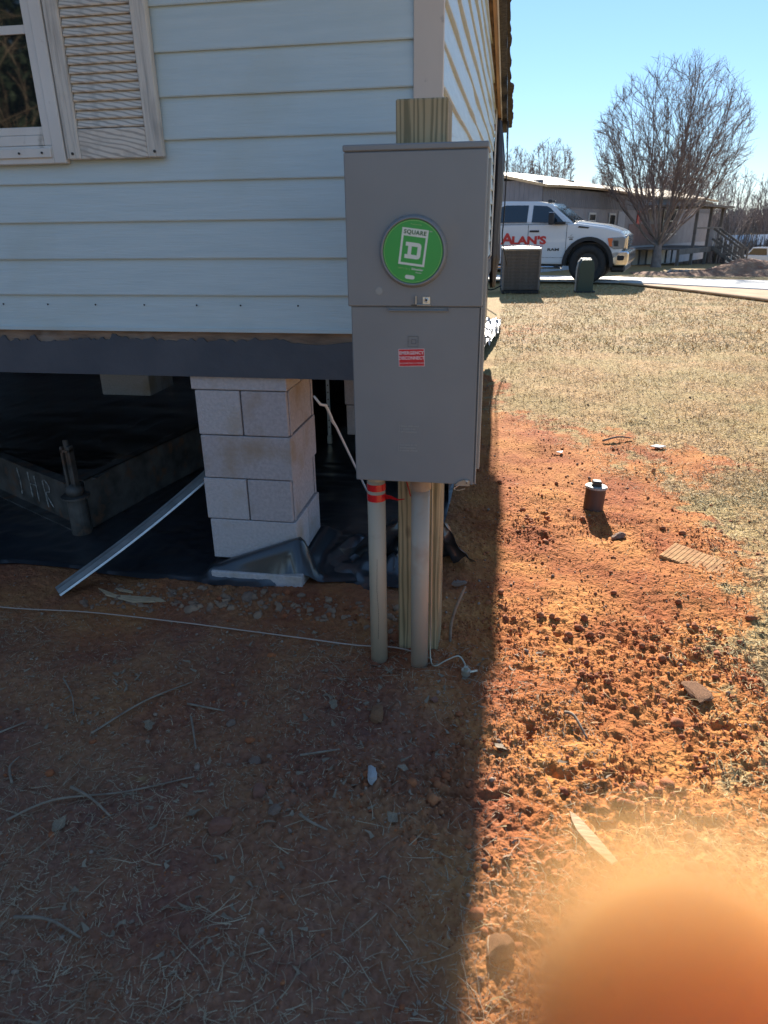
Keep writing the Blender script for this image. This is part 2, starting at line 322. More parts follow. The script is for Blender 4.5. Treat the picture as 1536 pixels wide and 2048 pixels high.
def gz(x, y):
    x = np.asarray(x, float); y = np.asarray(y, float)
    rm = rough_mask(x, y); near = 1 - ss(np.hypot(x - .25, y + 2.7), 7, 16)
    und = 1 - ss(y, -.15, .1) * ss(-x, -.05, .15)      # flat under the plastic
    h = .030 * (vn(x, y, 1.1, 5) - .5) + .022 * (vn(x, y, 4, 6) - .5) + .010 * (vn(x, y, 8, 46) - .5)
    r1 = 1 - np.abs(2 * vn(x, y, 14, 7) - 1); r2 = 1 - np.abs(2 * vn(x, y, 34, 8) - 1); r3 = vn(x, y, 75, 9); r4 = vn(x, y, 150, 19)
    rm = rm * (.35 + 1.1 * ss(vn(x, y, 3.2, 44) + .3 * vn(x, y, 9, 45), .45, .85))
    h += (.32 + .52 * rm) * (.010 * (r1 - .6) + .010 * (r2 - .6)) + (.6 + .9 * rm) * (.011 * (r3 - .5) + .008 * (r4 - .5))
    pits = np.maximum(0, vn(x, y, 19, 12) - .84) * (.1 + .7 * rm) * .3
    h -= pits
    h -= .03 * np.exp(-((x - .80) ** 2 + (y - .72) ** 2) / .012)
    return terrain(y) + h * near * (.15 + .85 * und) - .012 * (1 - und)

# ------------------------------------------------------------------ the ground: one sheet to the horizon
C0 = (0.2556, -3.4)
ang = np.concatenate([np.linspace(-180, -47, 28)[:-1], np.linspace(-47, 36, 760), np.linspace(36, 180, 30)[1:-1]]) * math.pi / 180
rad = [.25]
while rad[-1] < .9: rad.append(rad[-1] * 1.012)
while rad[-1] < 4.8: rad.append(rad[-1] * 1.0034)
while rad[-1] < 9: rad.append(rad[-1] * 1.008)
while rad[-1] < 4200: rad.append(rad[-1] * 1.035)
rad = np.array(rad); nA, nR = len(ang), len(rad)
AA, RR = np.meshgrid(ang, rad)
GX = C0[0] + RR * np.sin(AA); GY = C0[1] + RR * np.cos(AA); GZ = gz(GX, GY)
v = np.stack([GX.ravel(), GY.ravel(), GZ.ravel()], 1); v = np.vstack([v, [[C0[0], C0[1], 0]]])
i, j = np.meshgrid(np.arange(nR - 1), np.arange(nA), indexing='ij'); j2 = (j + 1) % nA
f = np.stack([i * nA + j, i * nA + j2, (i + 1) * nA + j2, (i + 1) * nA + j], -1).reshape(-1, 4)[:, ::-1]
me = npmesh('ground', v, f, True)
bmx = bmesh.new(); cpt = [bmx.verts.new(p) for p in v[:nA]] ; cc = bmx.verts.new(v[-1])
for q in range(nA): bmx.faces.new((cc, cpt[(q + 1) % nA], cpt[q]))
bmx.free()
for nm, fn in (('thatch', lambda: thatch(v[:, 0], v[:, 1])), ('shade_soil', lambda: .75 * ss(-v[:, 0] - .1 * v[:, 1], -.35, .15) * (1 - .45 * ss(v[:, 1], -.9, -.3)) * (.55 + .45 * vn(v[:, 0], v[:, 1], 2.5, 9)))):  # second mask paints the house's shade into the soil colour
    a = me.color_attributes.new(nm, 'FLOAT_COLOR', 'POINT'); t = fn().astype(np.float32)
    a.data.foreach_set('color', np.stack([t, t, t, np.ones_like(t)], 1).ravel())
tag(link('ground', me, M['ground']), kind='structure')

def sheet(name, left, right, m, up=.004, n=30, k=8):
    """a strip draped on the terrain between two edge polylines"""
    L_ = [np.array([np.interp(t, np.linspace(0, 1, len(e)), [p[c] for p in e]) for c in (0, 1)]) for e in (left, right) for t in [0]]
    vs = []
    for a in np.linspace(0, 1, n):
        e = [np.array([np.interp(a, np.linspace(0, 1, len(ed)), [p[c] for p in ed]) for c in (0, 1)]) for ed in (left, right)]
        for b in np.linspace(0, 1, k):
            p = e[0] * (1 - b) + e[1] * b; w = .06 * (vn(p[0] * 1., p[1] * 1., 2.0, 2) - .5); vs.append((p[0] + w, p[1] + w, float(terrain(p[1])) + up))
    fs = [(r * k + c, r * k + c + 1, (r + 1) * k + c + 1, (r + 1) * k + c) for r in range(n - 1) for c in range(k - 1)]
    me = npmesh(name, vs, fs, True)
    bm = bmesh.new(); bm.from_mesh(me); bmesh.ops.recalc_face_normals(bm, faces=bm.faces[:])
    if bm.faces[0].normal.z < 0: bmesh.ops.reverse_faces(bm, faces=bm.faces[:])
    ext = bmesh.ops.extrude_face_region(bm, geom=bm.faces[:]); 
    for q in [g for g in ext['geom'] if isinstance(g, bmesh.types.BMVert)]: q.co.z += .035
    bm.to_mesh(me); bm.free(); return tag(link(name, me, m), kind='structure')
sheet('sandy_driveway', [(2.6, 16.9), (3.25, 15.9), (4.1, 14.2), (5.0, 12.0), (6.6, 8.6), (9.5, 4)], [(3.6, 17.2), (4.5, 16.3), (5.9, 14.6), (8.4, 12.2), (11, 9.6), (14, 6)], M['sand'], .02, 50, 14)
sheet('concrete_road', [(-30, 20.5), (-15, 19.5), (-.04, 17.7), (2.95, 16.45), (5.7, 14.2), (12, 8.8), (22, 0)], [(-30, 27), (-15, 25.5), (-.14, 22.9), (3.5, 20.4), (6.6, 17.0), (13.2, 11.6), (25, 3)], M['concrete'], .03, 60, 12)

# ------------------------------------------------------------------ house
house = empty('house', (0, 0, 0), 'pale blue lap-sided mobile home raised on block piers, its corner over the bare red soil', 'house')
EXP, Z0 = .1345, 1.1
def board_front(x0, x1, z, h, k, last=False):
    bm = bmesh.new(); n = 24; rows = []
    for a in np.linspace(0, 1, n):
        x = x0 + (x1 - x0) * a; w = .002 * (float(vn(np.array(x), np.array(z), 2.2, 3 + k)) - .5)
        rows.append([bm.verts.new((x, yy + w, zz_ + w * .8)) for yy, zz_ in ((-.010, z + h), (-.0235, z + .004), (-.022, z), (-.002, z), (0, z + h))])
    for r in range(n - 1):
        for c in range(5): bm.faces.new((rows[r][c], rows[r][(c + 1) % 5], rows[r + 1][(c + 1) % 5], rows[r + 1][c]))
    bm.faces.new(rows[0]); bm.faces.new(rows[-1][::-1]); bmesh.ops.recalc_face_normals(bm, faces=bm.faces[:]); return bm
for k in range(13):
    z = Z0 + k * EXP
    if k == 0:
        o = obj('siding_board', board_front(-7, -.098, z, EXP + .012, k), M['siding'], house)
        b = box(-7, -.098, -.029, -.0245, z - .004, z + .012, .001); obj('drip_edge', b, M['siding'], house)
    else: o = obj('siding_board', board_front(-7, -.098, z, EXP + .012, k), M['siding'], house)
def board_side(y0, y1, z, h, k):
    bm = bmesh.new(); n = 40; rows = []
    for a in np.linspace(0, 1, n):
        y = y0 + (y1 - y0) * a; w = .011 * (float(vn(np.array(y), np.array(z * 3), 1.7, 31 + k)) - .5); w2 = .02 * (float(vn(np.array(y), np.array(z), 1.3, 61 + k)) - .5)
        rows.append([bm.verts.new((xx + w, y, z_ + w2)) for xx, z_ in ((-.017, z + h), (-.001, z + .004), (-.003, z), (-.024, z), (-.029, z + h))])
    for r in range(n - 1):
        for c in range(5): bm.faces.new((rows[r][c], rows[r][(c + 1) % 5], rows[r + 1][(c + 1) % 5], rows[r + 1][c]))
    bm.faces.new(rows[0]); bm.faces.new(rows[-1][::-1]); bmesh.ops.recalc_face_normals(bm, faces=bm.faces[:]); return bm
for k in range(13):
    obj('siding_board', board_side(.004, 6.15, Z0 + k * EXP, EXP + .012, k), M['siding_side'], house)
obj('wall', box(-7, -.033, .002, 6.85, 1.1, 2.86), M['wrap'], house)
# gable triangle of siding above the side wall
for k in range(3):
    z = Z0 + (13 + k) * EXP; t = .5 * (k / 3)
    obj('siding_board', board_side(.3 + k * .9, 6.15 - k * .9, z, EXP + .01, 20 + k), M['siding_side'], house)
obj('corner_board', box(-.098, .0005, -.030, -.0005, 1.095, 2.95, .002), M['trim'], house)
obj('corner_board', box(.0, .014, 6.12, 6.2, 1.08, 2.75, .002), M['white_trim'], house)
# rim board, ragged black wrap
obj('rim_board', box(-7, -.006, -.004, .06, 1.04, 1.097), M['rim_wood'], house)
xs = np.arange(-7, .001, .006); top = 1.054 + .016 * (vn(xs, xs * 0, 5, 3) - .5) * 2 + .022 * (vn(xs, xs * 0, 60, 5) - .5) * (vn(xs, xs * 0, 3, 8) > .45) + .03 * np.maximum(0, vn(xs, xs * 0, 30, 6) - .74) * 4 * (xs < -1.25) + .015 * (vn(xs, xs * 0, 95, 16) - .5) * (xs < -1.2)
bm = prism([(-7, .915)] + [(0.003, .915)] + [(float(a), float(b)) for a, b in zip(xs[::-1], top[::-1])], -.0125, -.006)
obj('black_wrap', bm, M['wrap'], house)
obj('rim_beam', box(-7, 0, -.0055, .05, .917, 1.039), M['wrap'], house)
ys = np.arange(0.01, 6.9, .05); top = 1.07 + .02 * (vn(ys, ys * 0, 5, 13) - .5)
obj('black_wrap', prism([(0.01, .915), (6.88, .915)] + [(float(a), float(b)) for a, b in zip(ys[::-1], top[::-1])], .004, .010, 'x'), M['wrap'], house)
obj('rim_beam', box(-.05, .0035, .051, 6.85, .917, 1.094), M['rim_wood'], house)
obj('floor', box(-7, -.051, .051, 6.85, .96, 1.09), M['wrap'], house)
# nail heads
for x in (-1.79, -1.59, -1.38, -1.17, -.95, -.77, -.54):
    obj('nail', cyl(.0035, 0, .002, 8, mtx=Matrix.Translation((x, -.0225, 1.198)) @ Matrix.Rotation(R(90), 4, 'X')), M['black'], house)
# window
win = empty('window', (0, 0, 0)); win.parent = house
WT = 2.72
cas = box(-1.432, -1.385, -.055, -.024, 1.705, WT, .003); obj('casing', cas, M['white_trim'], win)
obj('casing', box(-2.36, -2.31, -.055, -.024, 1.705, WT, .003), M['white_trim'], win)
obj('casing', box(-2.31, -1.4325, -.052, -.024, 1.705, 1.765, .003), M['white_trim'], win)
obj('casing', box(-2.31, -1.4325, -.052, -.024, WT - .05, WT, .003), M['white_trim'], win)
b = box(-2.30, -1.437, -.060, -.0525, 1.725, 1.757, .002); obj('sill', b, M['white_trim'], win)
obj('sash', box(-1.466, -1.433, -.046, -.024, 1.766, WT - .051, .002), M['white_trim'], win)
obj('sash', box(-2.309, -2.27, -.046, -.024, 1.766, WT - .051, .002), M['white_trim'], win)
obj('sash', box(-2.269, -1.467, -.046, -.024, 1.7665, 1.800, .002), M['white_trim'], win)
obj('sash', box(-2.269, -1.467, -.041, -.024, 1.801, 1.828, .002), M['white_trim'], win)
obj('muntin', box(-2.269, -1.467, -.037, -.026, 2.116, 2.143, .001), M['white_trim'], win)
obj('pane', box(-2.27, -1.466, -.030, -.0255, 1.828, 2.116), M['glass'], win)
obj('pane', box(-2.27, -1.466, -.030, -.0255, 2.143, WT - .052), M['glass'], win)
for x in (-1.655, -1.565, -1.472): obj('screw', cyl(.0042, 0, .003, 8, mtx=Matrix.Translation((x, -.0605, 1.741)) @ Matrix.Rotation(R(90), 4, 'X')), M['black'], win)
# shutter
sh = empty('shutter', (0, 0, 0)); sh.parent = house; sh['label'] = 'weathered cream louvred shutter beside the window'
obj('stile', box(-1.378, -1.322, -.056, -.025, 1.716, WT, .004), M['shutter_stile'], sh)
obj('stile', box(-1.060, -1.002, -.056, -.025, 1.716, WT, .004), M['shutter_stile'], sh)
obj('rail', box(-1.3215, -1.0605, -.054, -.025, 1.716, 1.814, .003), M['shutter'], sh)
obj('rail', box(-1.3215, -1.0605, -.054, -.025, WT - .06, WT, .003), M['shutter'], sh)
obj('shutter_back', box(-1.3215, -1.0605, -.030, -.025, 1.815, WT - .061), M['shutter_stile'], sh)
bm = box(-1.3212, -1.0608, -.0045, .0045, -.0165, .0165, .003); bm.transform(Matrix.Rotation(R(-27), 4, 'X'))
me = bpy.data.meshes.new('slat'); bm.to_mesh(me); bm.free(); me.materials.append(M['shutter'])
z = 1.832
while z < WT - .07:
    o = link('slat', me, None, sh, (0, -.0415, z)); z += .0281
for x in (-1.352, -1.03): obj('screw', cyl(.005, 0, .004, 8, mtx=Matrix.Translation((x, -.0558, 1.735)) @ Matrix.Rotation(R(90), 4, 'X')), M['zinc_dark'], sh)
# roof and rake
rid = (2.9, 3.05); ea = (-.4, 2.62); fa = (7.1, 2.47)
def rz_(y): return np.interp(y, [ea[0], rid[0], fa[0]], [ea[1], rid[1], fa[1]])
def slab(x0, x1, dz0, dz1, m, nm, rag=0.0, y0=-.4, y1=7.1):
    n = 150; bm = bmesh.new(); rows = []
    for k, y in enumerate(np.linspace(y0, y1, n)):
        z = float(rz_(y)); e = 0
        if rag: e = rag * (2 * float(vn(np.array(y), np.array(0.), 2.5, 41)) - 1) + .012 * (2 * float(vn(np.array(y), np.array(0.), 14, 42)) - 1) - (.035 if y < 5.5 else 0)
        rows.append([bm.verts.new(p) for p in ((x0, y, z + dz0), (x1 + e, y, z + dz0 - (.02 if rag else 0)), (x1 + e, y, z + dz1 - (.02 if rag else 0)), (x0, y, z + dz1))])
    for r in range(n - 1):
        for c in range(4): bm.faces.new((rows[r][c], rows[r][(c + 1) % 4], rows[r + 1][(c + 1) % 4], rows[r + 1][c]))
    bm.faces.new(rows[0]); bm.faces.new(rows[-1][::-1]); bmesh.ops.recalc_face_normals(bm, faces=bm.faces[:]); return obj(nm, bm, m, house)
slab(-7.3, .02, .0, .05, M['rim_wood'], 'roof')
slab(.021, .052, -.035, .0, M['ply'], 'soffit', 0)
slab(.0525, .062, -.05, .0, M['white_trim'], 'fascia', 0)
slab(.0622, .118, -.02, .045, M['shingle'], 'roof_edge_strip', 0)
slab(-7.32, .178, .051, .068, M['shingle'], 'roofing', .012)
# torn underlay hanging from the rake
random.seed(3)
for k, (y, l, w) in enumerate([(5.25, .10, .35), (5.75, .16, .3), (6.2, .12, .2), (4.3, .05, .2), (6.6, .3, .3)]):
    z = float(rz_(y)); bm = bmesh.new(); P_ = [(y - w / 2, z + .04), (y + w / 2, z + .03), (y + w * .42, z - l * .6), (y + w * .1, z - l), (y - w * .2, z - l * .5), (y - w * .4, z - l * .8)]
    bm = prism(P_, .118, .122, 'x'); obj('torn_underlay', bm, M['cloth'], house)
# pleated black sheeting bundle at the far corner
bm = bmesh.new(); rows = []; nseg = 44
for z in np.linspace(.72, 2.74, 34):
    t = (z - .72) / 2.02; s = .55 + .75 * min(1, t * 5) if t < .15 else 1.3 * (1 if t < .7 else max(.12, 1 - (t - .7) * 3.0)); s *= .82
    rows.append([bm.verts.new((.034 + (.055 + .016 * math.cos(a * 9 + 1.2 * math.sin(z * 3)) + .008 * math.sin(a * 17 + z * 2)) * s * math.cos(a) + .008 * math.sin(z * 4), 6.45 + .13 * s * math.sin(a), z + .02 * math.sin(a * 5))) for a in np.linspace(0, 2 * math.pi, nseg, endpoint=False)])
for r in range(len(rows) - 1):
    for c in range(nseg): bm.faces.new((rows[r][c], rows[r][(c + 1) % nseg], rows[r + 1][(c + 1) % nseg], rows[r + 1][c]))
bm.faces.new(rows[-1]); bm.faces.new(rows[0][::-1])
obj('black_sheeting', bm, M['cloth'], house, smooth=True)
obj('cable', tube(spline([(.13, 6.4, 2.5), (.14, 6.35, 2.0), (.135, 6.35, 1.5), (.13, 6.35, 1.25), (.2, 6.6, .95)], 8), .008, 5), M['black'], house, smooth=True)
# black plastic round the far sides, added to keep the crawl space dark
def curtain(pts, z0, z1, nm, parent):
    bm = bmesh.new(); rows = []
    L_ = 0; P_ = [Vector((*p, 0)) for p in pts]
    for a in range(len(P_) - 1):
        n = max(3, int((P_[a + 1] - P_[a]).length / .06)); d = (P_[a + 1] - P_[a]).normalized(); nr = Vector((-d.y, d.x, 0))
        for k in range(n):
            p = P_[a].lerp(P_[a + 1], k / n); L_ += .06
            rows.append([bm.verts.new(p + nr * (.03 * (float(vn(np.array(L_), np.array(z), 6, 77)) - .5)) + Vector((0, 0, z))) for z in np.linspace(z0, z1, 8)])
    for r in range(len(rows) - 1):
        for c in range(7): bm.faces.new((rows[r][c], rows[r + 1][c], rows[r + 1][c + 1], rows[r][c + 1]))
    return obj(nm, bm, M['plastic'], parent, smooth=True)
curtain([(-.03, 1.0), (-.03, 6.8), (-7, 6.8), (-7, .1)], -.03, .93, 'skirting', house)

# ------------------------------------------------------------------ plastic sheet under the house
nx, ny = 300, 190
X, Y = np.meshgrid(np.linspace(-5.5, .16, nx), np.concatenate([np.linspace(-.16, 1.6, 110), np.linspace(1.66, 8.2, 80)]))
edge = -.08 + .035 * (vn(X, Y * 0, 2.2, 14) * 2 - 1) + .02 * (vn(X, Y * 0, 9, 15) * 2 - 1)
edge = edge + .06 * np.exp(-((X + .35) / .25) ** 2)
Y2 = np.maximum(Y, edge); xe = np.where(Y < 4.6, -.16 + .1 * ss(Y, .2, 1.5), -.06 + .20 * ss(Y, 4.6, 7.4)) + .02 * (vn(Y, Y * 0, 3, 16) - .5)
X2 = np.minimum(X, np.where(Y < 4.6, -.02 + .02 * (vn(Y, Y * 0, 5, 5) - .5), xe))
# long folds that run with the sheet, sharp ridged crumples, and a few lifted bulges
fold = .010 * np.maximum(0, 1 - np.abs(2 * vn(X2 * .35 + .12 * Y2, Y2, 5.0, 21) - 1) - .45) + .006 * np.maximum(0, 1 - np.abs(2 * vn(X2 * .5, Y2, 14, 22) - 1) - .35)
crum = (.3 + vn(X2, Y2, 1.2, 24)) * (1 - .7 * ss(Y2, .5, 1.0) * (1 - ss(Y2, 4.2, 5.0))) * (.012 * np.maximum(0, 1 - np.abs(2 * vn(X2, Y2 * .7, 9, 23) - 1) - .4) + .010 * np.maximum(0, 1 - np.abs(2 * vn(X2, Y2, 22, 25) - 1) - .3))
crum_more = .02 * (1 - np.abs(2 * vn(X2, Y2, 16, 33) - 1)) * np.exp(-((X2 + 1.95) / .4) ** 2 - ((Y2 - .85) / .22) ** 2)
G = lambda cx, cy, sx, sy: np.exp(-((X2 - cx) / sx) ** 2 - ((Y2 - cy) / sy) ** 2)
Z = .012 + fold + crum + crum_more + .11 * G(-.40, .25, .09, .09) + .12 * G(-.24, .42, .07, .16) + .08 * G(-.20, .12, .05, .05) + .06 * G(-.12, .5, .06, .2)
pad = ss(X2, -1.06, -1.0) * (1 - ss(X2, -.60, -.52)) * ss(Y2, -.08, -.055) * (1 - ss(Y2, .45, .55)); Z = np.maximum(Z, .012 + pad * .058)
fr = ss(X2, -1.02, -.98) * (1 - ss(X2, -.60, -.50)) * ss(Y2, -.075, -.03) * (1 - ss(Y2, .01, .05)); Z = np.maximum(Z, .012 + fr * (.05 + .16 * np.clip((X2 + 1.0) / .42, 0, 1)))
Z += .05 * ss(Y2, 4.6, 5.6) * ss(X2, -.5, 0) * (.4 + vn(X2, Y2, 3, 27)) + .16 * ss(Y2, 4.2, 5) * np.abs(vn(X2, Y2, 7, 28) - .5) + .10 * ss(Y2, 4.2, 5) * np.abs(vn(X2, Y2, 15, 29) - .5)
Z = np.where(Y2 <= edge + .004, Z * .3, Z)
vv = np.stack([X2.ravel(), Y2.ravel(), (Z + 0).ravel()], 1)
ii, jj = np.meshgrid(np.arange(ny - 1), np.arange(nx - 1), indexing='ij'); q = ii * nx + jj
ff = np.stack([q.ravel(), (q + 1).ravel(), (q + nx + 1).ravel(), (q + nx).ravel()], 1)
o = link('plastic_sheet', npmesh('plastic_sheet', vv, ff, True), M['plastic']); tag(o, 'black plastic vapour sheet spread wrinkled on the soil under the house', 'plastic sheet')
# torn flaps by the conduits
def flap(c, w, h, rot, nm, lab, seed):
    n = 14; bm = bmesh.new(); g = {}
    for a in range(n):
        for b in range(n):
            u, t = a / (n - 1) - .5, b / (n - 1)
            d = .25 * h * (float(vn(np.array(u * 3.), np.array(t * 2.), 2, seed)) - .5) + .12 * h * abs(float(vn(np.array(u * 3.), np.array(t * 1.), 7, seed + 1)) - .5)
            wd = w * (1 - .55 * t + .1 * math.sin(seed + t * 7))
            g[a, b] = bm.verts.new((u * wd, d, t * h * (1 - .3 * abs(u))))
    for a in range(n - 1):
        for b in range(n - 1): bm.faces.new((g[a, b], g[a + 1, b], g[a + 1, b + 1], g[a, b + 1]))
    bm.transform(Matrix.Translation(c) @ Matrix.Rotation(rot[2], 4, 'Z') @ Matrix.Rotation(rot[0], 4, 'X') @ Matrix.Rotation(rot[1], 4, 'Y'))
    return tag(obj(nm, bm, M['plastic'], smooth=True), lab, 'plastic flap')
flap((-.32, .16, .02), .34, .30, (R(25), R(35), R(20)), 'plastic_flap', 'torn black plastic flap standing up between the block pier and the left conduit', 3)
flap((-.42, .02, .0), .34, .24, (R(-66), R(12), R(-20)), 'plastic_flap', 'shiny pointed plastic flap lying on the soil left of the left conduit', 8)
flap((-.13, .10, .0), .16, .26, (R(-10), 0, R(10)), 'plastic_flap', 'crumpled blue-black plastic flap seen between the left conduit and the post', 13)
flap((.07, .30, .0), .22, .30, (R(30), R(-20), R(-15)), 'plastic_flap', 'plastic flap peeking out behind the post under the lower right box corner', 21)

# ------------------------------------------------------------------ block piers
def pier(x0, y0, z0, label, courses=4, cap=True, dark=False):
    p = empty('block_pier', (x0, y0, z0), label, 'block pier', 'concrete block piers under the house')
    bw, bh = .397, .1895; m = M['block']
    for k in range(courses):
        za = k * (bh + .0045)
        off = [.004, -.006, .003, 0][k % 4]
        if k % 2 == 0:                      # one stretcher face wide: a course laid across
            for r in range(2):
                if r == 0: obj('block', box(off, bw + off, r * .2, r * .2 + .195, za, za + bh, .003), M['block_light'] if k % 4 == 0 else m, p)
                else: obj('block', box(off, bw + off, r * .2, r * .2 + .195, za, za + bh, .003), m, p)
        else:                      # two block ends
            for r in range(2):
                x_ = off + r * .2005
                bm = box(x_, x_ + .194, 0, .393, za, za + bh, .003)
                obj('block', bm, m if r else M['block_light'], p)
                if r == 1:
                    for yy in (.02, .36): obj('block_rib', box(x_ + .1945, x_ + .2, yy, yy + .02, za, za + bh, .002), m, p)
    za = courses * (bh + .0045)
    if cap:
        obj('cap_block', box(-.012, .40, -.004, .197, za, za + .058, .003), M['block_light'], p)
        obj('cap_block', box(-.004, .41, .2, .398, za, za + .058, .003), m, p)
    return p
p = pier(-1.018, .012, .082, 'tall pale concrete block pier carrying the rim beam near the middle of the house edge')
p2 = box(-1.0, -.58, -.075, .46, -.03, .056, .004); obj('footing_pad', p2, M['block_light'], p, (1.018, -.012, -.082))
pier(-2.80, 2.2, .28, 'shadowy block pier deep under the house, left of the tall front pier', 3)
pier(-.72, 1.5, .24, 'block pier mostly hidden behind the left edge of the meter box', 3)

# ------------------------------------------------------------------ steel hitch frame
hf = empty('trailer_hitch_frame', (-1.86, .33, .02), 'rusty steel A-frame trailer hitch lying under the house', 'hitch frame')
def channel(p0, p1, h, label=None):
    a = Vector(p0); b = Vector(p1); d = (b - a).normalized(); L_ = (b - a).length; rz = math.atan2(d.y, d.x)
    bm = box(0, L_, -.004, .004, 0, h); box(0, L_, -.004, .06, h - .008, h, bm=bm); box(0, L_, -.004, .06, 0, .008, bm=bm)
    bm.transform(Matrix.Translation(a) @ Matrix.Rotation(rz, 4, 'Z')); return obj('channel_beam', bm, M['steel'], hf)
channel((.02, .03, .0), (.62, 3.6, .0), .27)
channel((-.03, .03, .0), (-2.6, 1.45, .0), .27)
hf.rotation_euler = (0, 0, 0)
cp = obj('coupler', cyl(.05, 0, .20, 20, .045, .004, c=(0, -.03)), M['steel'], hf, smooth=False)
obj('flange', cyl(.07, .20, .21, 20, c=(0, -.03)), M['steel'], cp)
bm = bmesh.new(); bmesh.ops.create_uvsphere(bm, u_segments=18, v_segments=10, radius=.045, matrix=Matrix.Translation((0, -.03, .235)) @ Matrix.Diagonal((1, 1, .8, 1)))
obj('coupler_ball', bm, M['steel'], hf, smooth=True)
bm = box(-.026, -.014, -.05, -.01, .25, .47, .002); box(.012, .024, -.05, -.01, .25, .47, .002, bm=bm); box(-.026, .024, -.05, -.01, .44, .452, bm=bm)
obj('latch_bracket', bm, M['steel'], hf)
obj('jack_screw', cyl(.012, .24, .50, 12, c=(0, -.03)), M['steel'], hf)
obj('cross_plate', box(-.16, .06, .08, .20, .255, .265, .001), M['steel'], hf)
for P_ in ([(-.50, .03), (-.49, .10), (-.50, .19)], [(-.37, .04), (-.375, .19)], [(-.375, .12), (-.30, .125)], [(-.30, .03), (-.305, .18)], [(-.20, .02), (-.21, .17), (-.16, .16), (-.155, .12), (-.20, .10), (-.14, .03)]):
    q_ = spline([(p[0], p[1], 0) for p in P_], 4); q_ = [(q.x * .87 - .15, .03 + (-.03 - (q.x * .87 - .15)) * .5525 - .009, q.y + .02) for q in q_]
    obj('chalk_mark', tube(q_, [.0035 + .002 * math.sin(i_ * 2.1) for i_ in range(len(q_))], 4), M['chalk'], hf)

# ------------------------------------------------------------------ loose metal under the house
def strip_obj(nm, a, b, w, lab, m, cat):
    a = Vector(a); b = Vector(b); d = (b - a).normalized(); s = d.cross(Vector((0, 0, 1))).normalized(); n_ = s.cross(d)
    prof = [(-.5, 0), (-.47, .008), (-.3, .006), (-.1, .010), (.2, .004), (.4, .008), (.46, .012), (.5, .004)]
    bm = bmesh.new(); R0 = []
    for t in np.linspace(0, 1, 16):
        c = a.lerp(b, t) - Vector((0, 0, .02 * math.sin(t * math.pi)))
        R0.append([bm.verts.new(c + s * u * w + n_ * (h + dz)) for dz in (0, -.0012) for (u, h) in (prof if dz == 0 else prof[::-1])])
    k = len(R0[0])
    for r in range(15):
        for c in range(k): bm.faces.new((R0[r][c], R0[r][(c + 1) % k], R0[r + 1][(c + 1) % k], R0[r + 1][c]))
    bm.faces.new(R0[0]); bm.faces.new(R0[-1][::-1]); bmesh.ops.recalc_face_normals(bm, faces=bm.faces[:])
    return tag(obj(nm, bm, m), lab, cat)
strip_obj('metal_trim', (-1.61, -.30, .02), (-1.03, .30, .46), .095, 'long silver metal trim strip leaning from the soil to behind the block pier', M['alu'], 'metal strip')
rod = tube([(-.53, .10, .82), (-.515, .14, .775), (-.50, .17, .765), (-.49, .22, .70), (-.495, .245, .68), (-.485, .28, .64), (-.47, .50, .42), (-.455, .72, .20), (-.445, .86, .06)], [.005, .006, .007, .006, .008, .006, .006, .006, .006], 8)
tag(obj('white_rod', rod, M['white'], smooth=True), 'thin white rod leaning against the right side of the block pier', 'rod')
bm = box(-.012, .012, -.001, .001, 0, .84)
o = obj('tie_strap', bm, M['zinc'], None, (-.96, 2.0, .08)); tag(o, 'perforated metal strap hanging under the house behind the white rod', 'strap')
bm = box(-.018, .018, -.012, .012, -.06, .0, .003); ob = obj('strap_buckle', bm, M['zinc'], o)
for k in range(9): obj('hole', cyl(.005, 0, .001, 8, mtx=Matrix.Translation((0, -.0015, .06 + k * .05)) @ Matrix.Rotation(R(90), 4, 'X')), M['black'], o)

# ------------------------------------------------------------------ post, conduits
o = obj('wooden_post', box(-.074, .074, -.072, .072, -.3, 1.81, .004), M['post_wood'], None, (-.016, -.398, 0)); tag(o, 'thick pale timber post standing in the soil behind the meter box', 'post')
def conduit(x, y, r, m, label, collar):
    c = empty('conduit', (x, y, 0), label, 'conduit', 'conduits rising into the meter box')
    obj('pipe', cyl(r, -.15, .735, 32), m, c, smooth=False).data.polygons.foreach_set('use_smooth', [True] * 34)
    if collar: obj('collar', cyl(r + .004, .686, .733, 32, r + .004, .003), m, c)
    return c
c1 = conduit(-.151, -.545, .0305, M['pvc'], 'left tan plastic conduit with two bands of red tape', False)
obj('collar', cyl(.0318, .70, .733, 32, None, .002), M['pvc'], c1)
for za, zb in ((.667, .690), (.630, .655)):
    t_ = obj('tape_band', cyl(.0316, za, zb, 32), M['tape'], c1)
bm = bmesh.new(); P_ = [(.030, -.010, .644), (.05, -.016, .646), (.075, -.020, .640), (.098, -.018, .643)]; W_ = [.009, .006, .003, .0015]; vs = []
for q, w in zip(P_, W_): vs.append([bm.verts.new((q[0], q[1], q[2] + s * w)) for s in (-1, 1)])
for k in range(3): bm.faces.new((vs[k][0], vs[k + 1][0], vs[k + 1][1], vs[k][1]))
bmesh.ops.solidify(bm, geom=bm.faces[:], thickness=.0006); obj('tape_tail', bm, M['tape'], c1)
obj('crack', tube([(.003, -.0305, .10), (.006, -.0300, .2), (.001, -.0306, .30), (.004, -.0304, .42)], .0006, 4), M['zinc_dark'], c1)
c2 = conduit(.001, -.572, .0305, M['pvc2'], 'right tan plastic conduit with clay smears rising in front of the post', True)

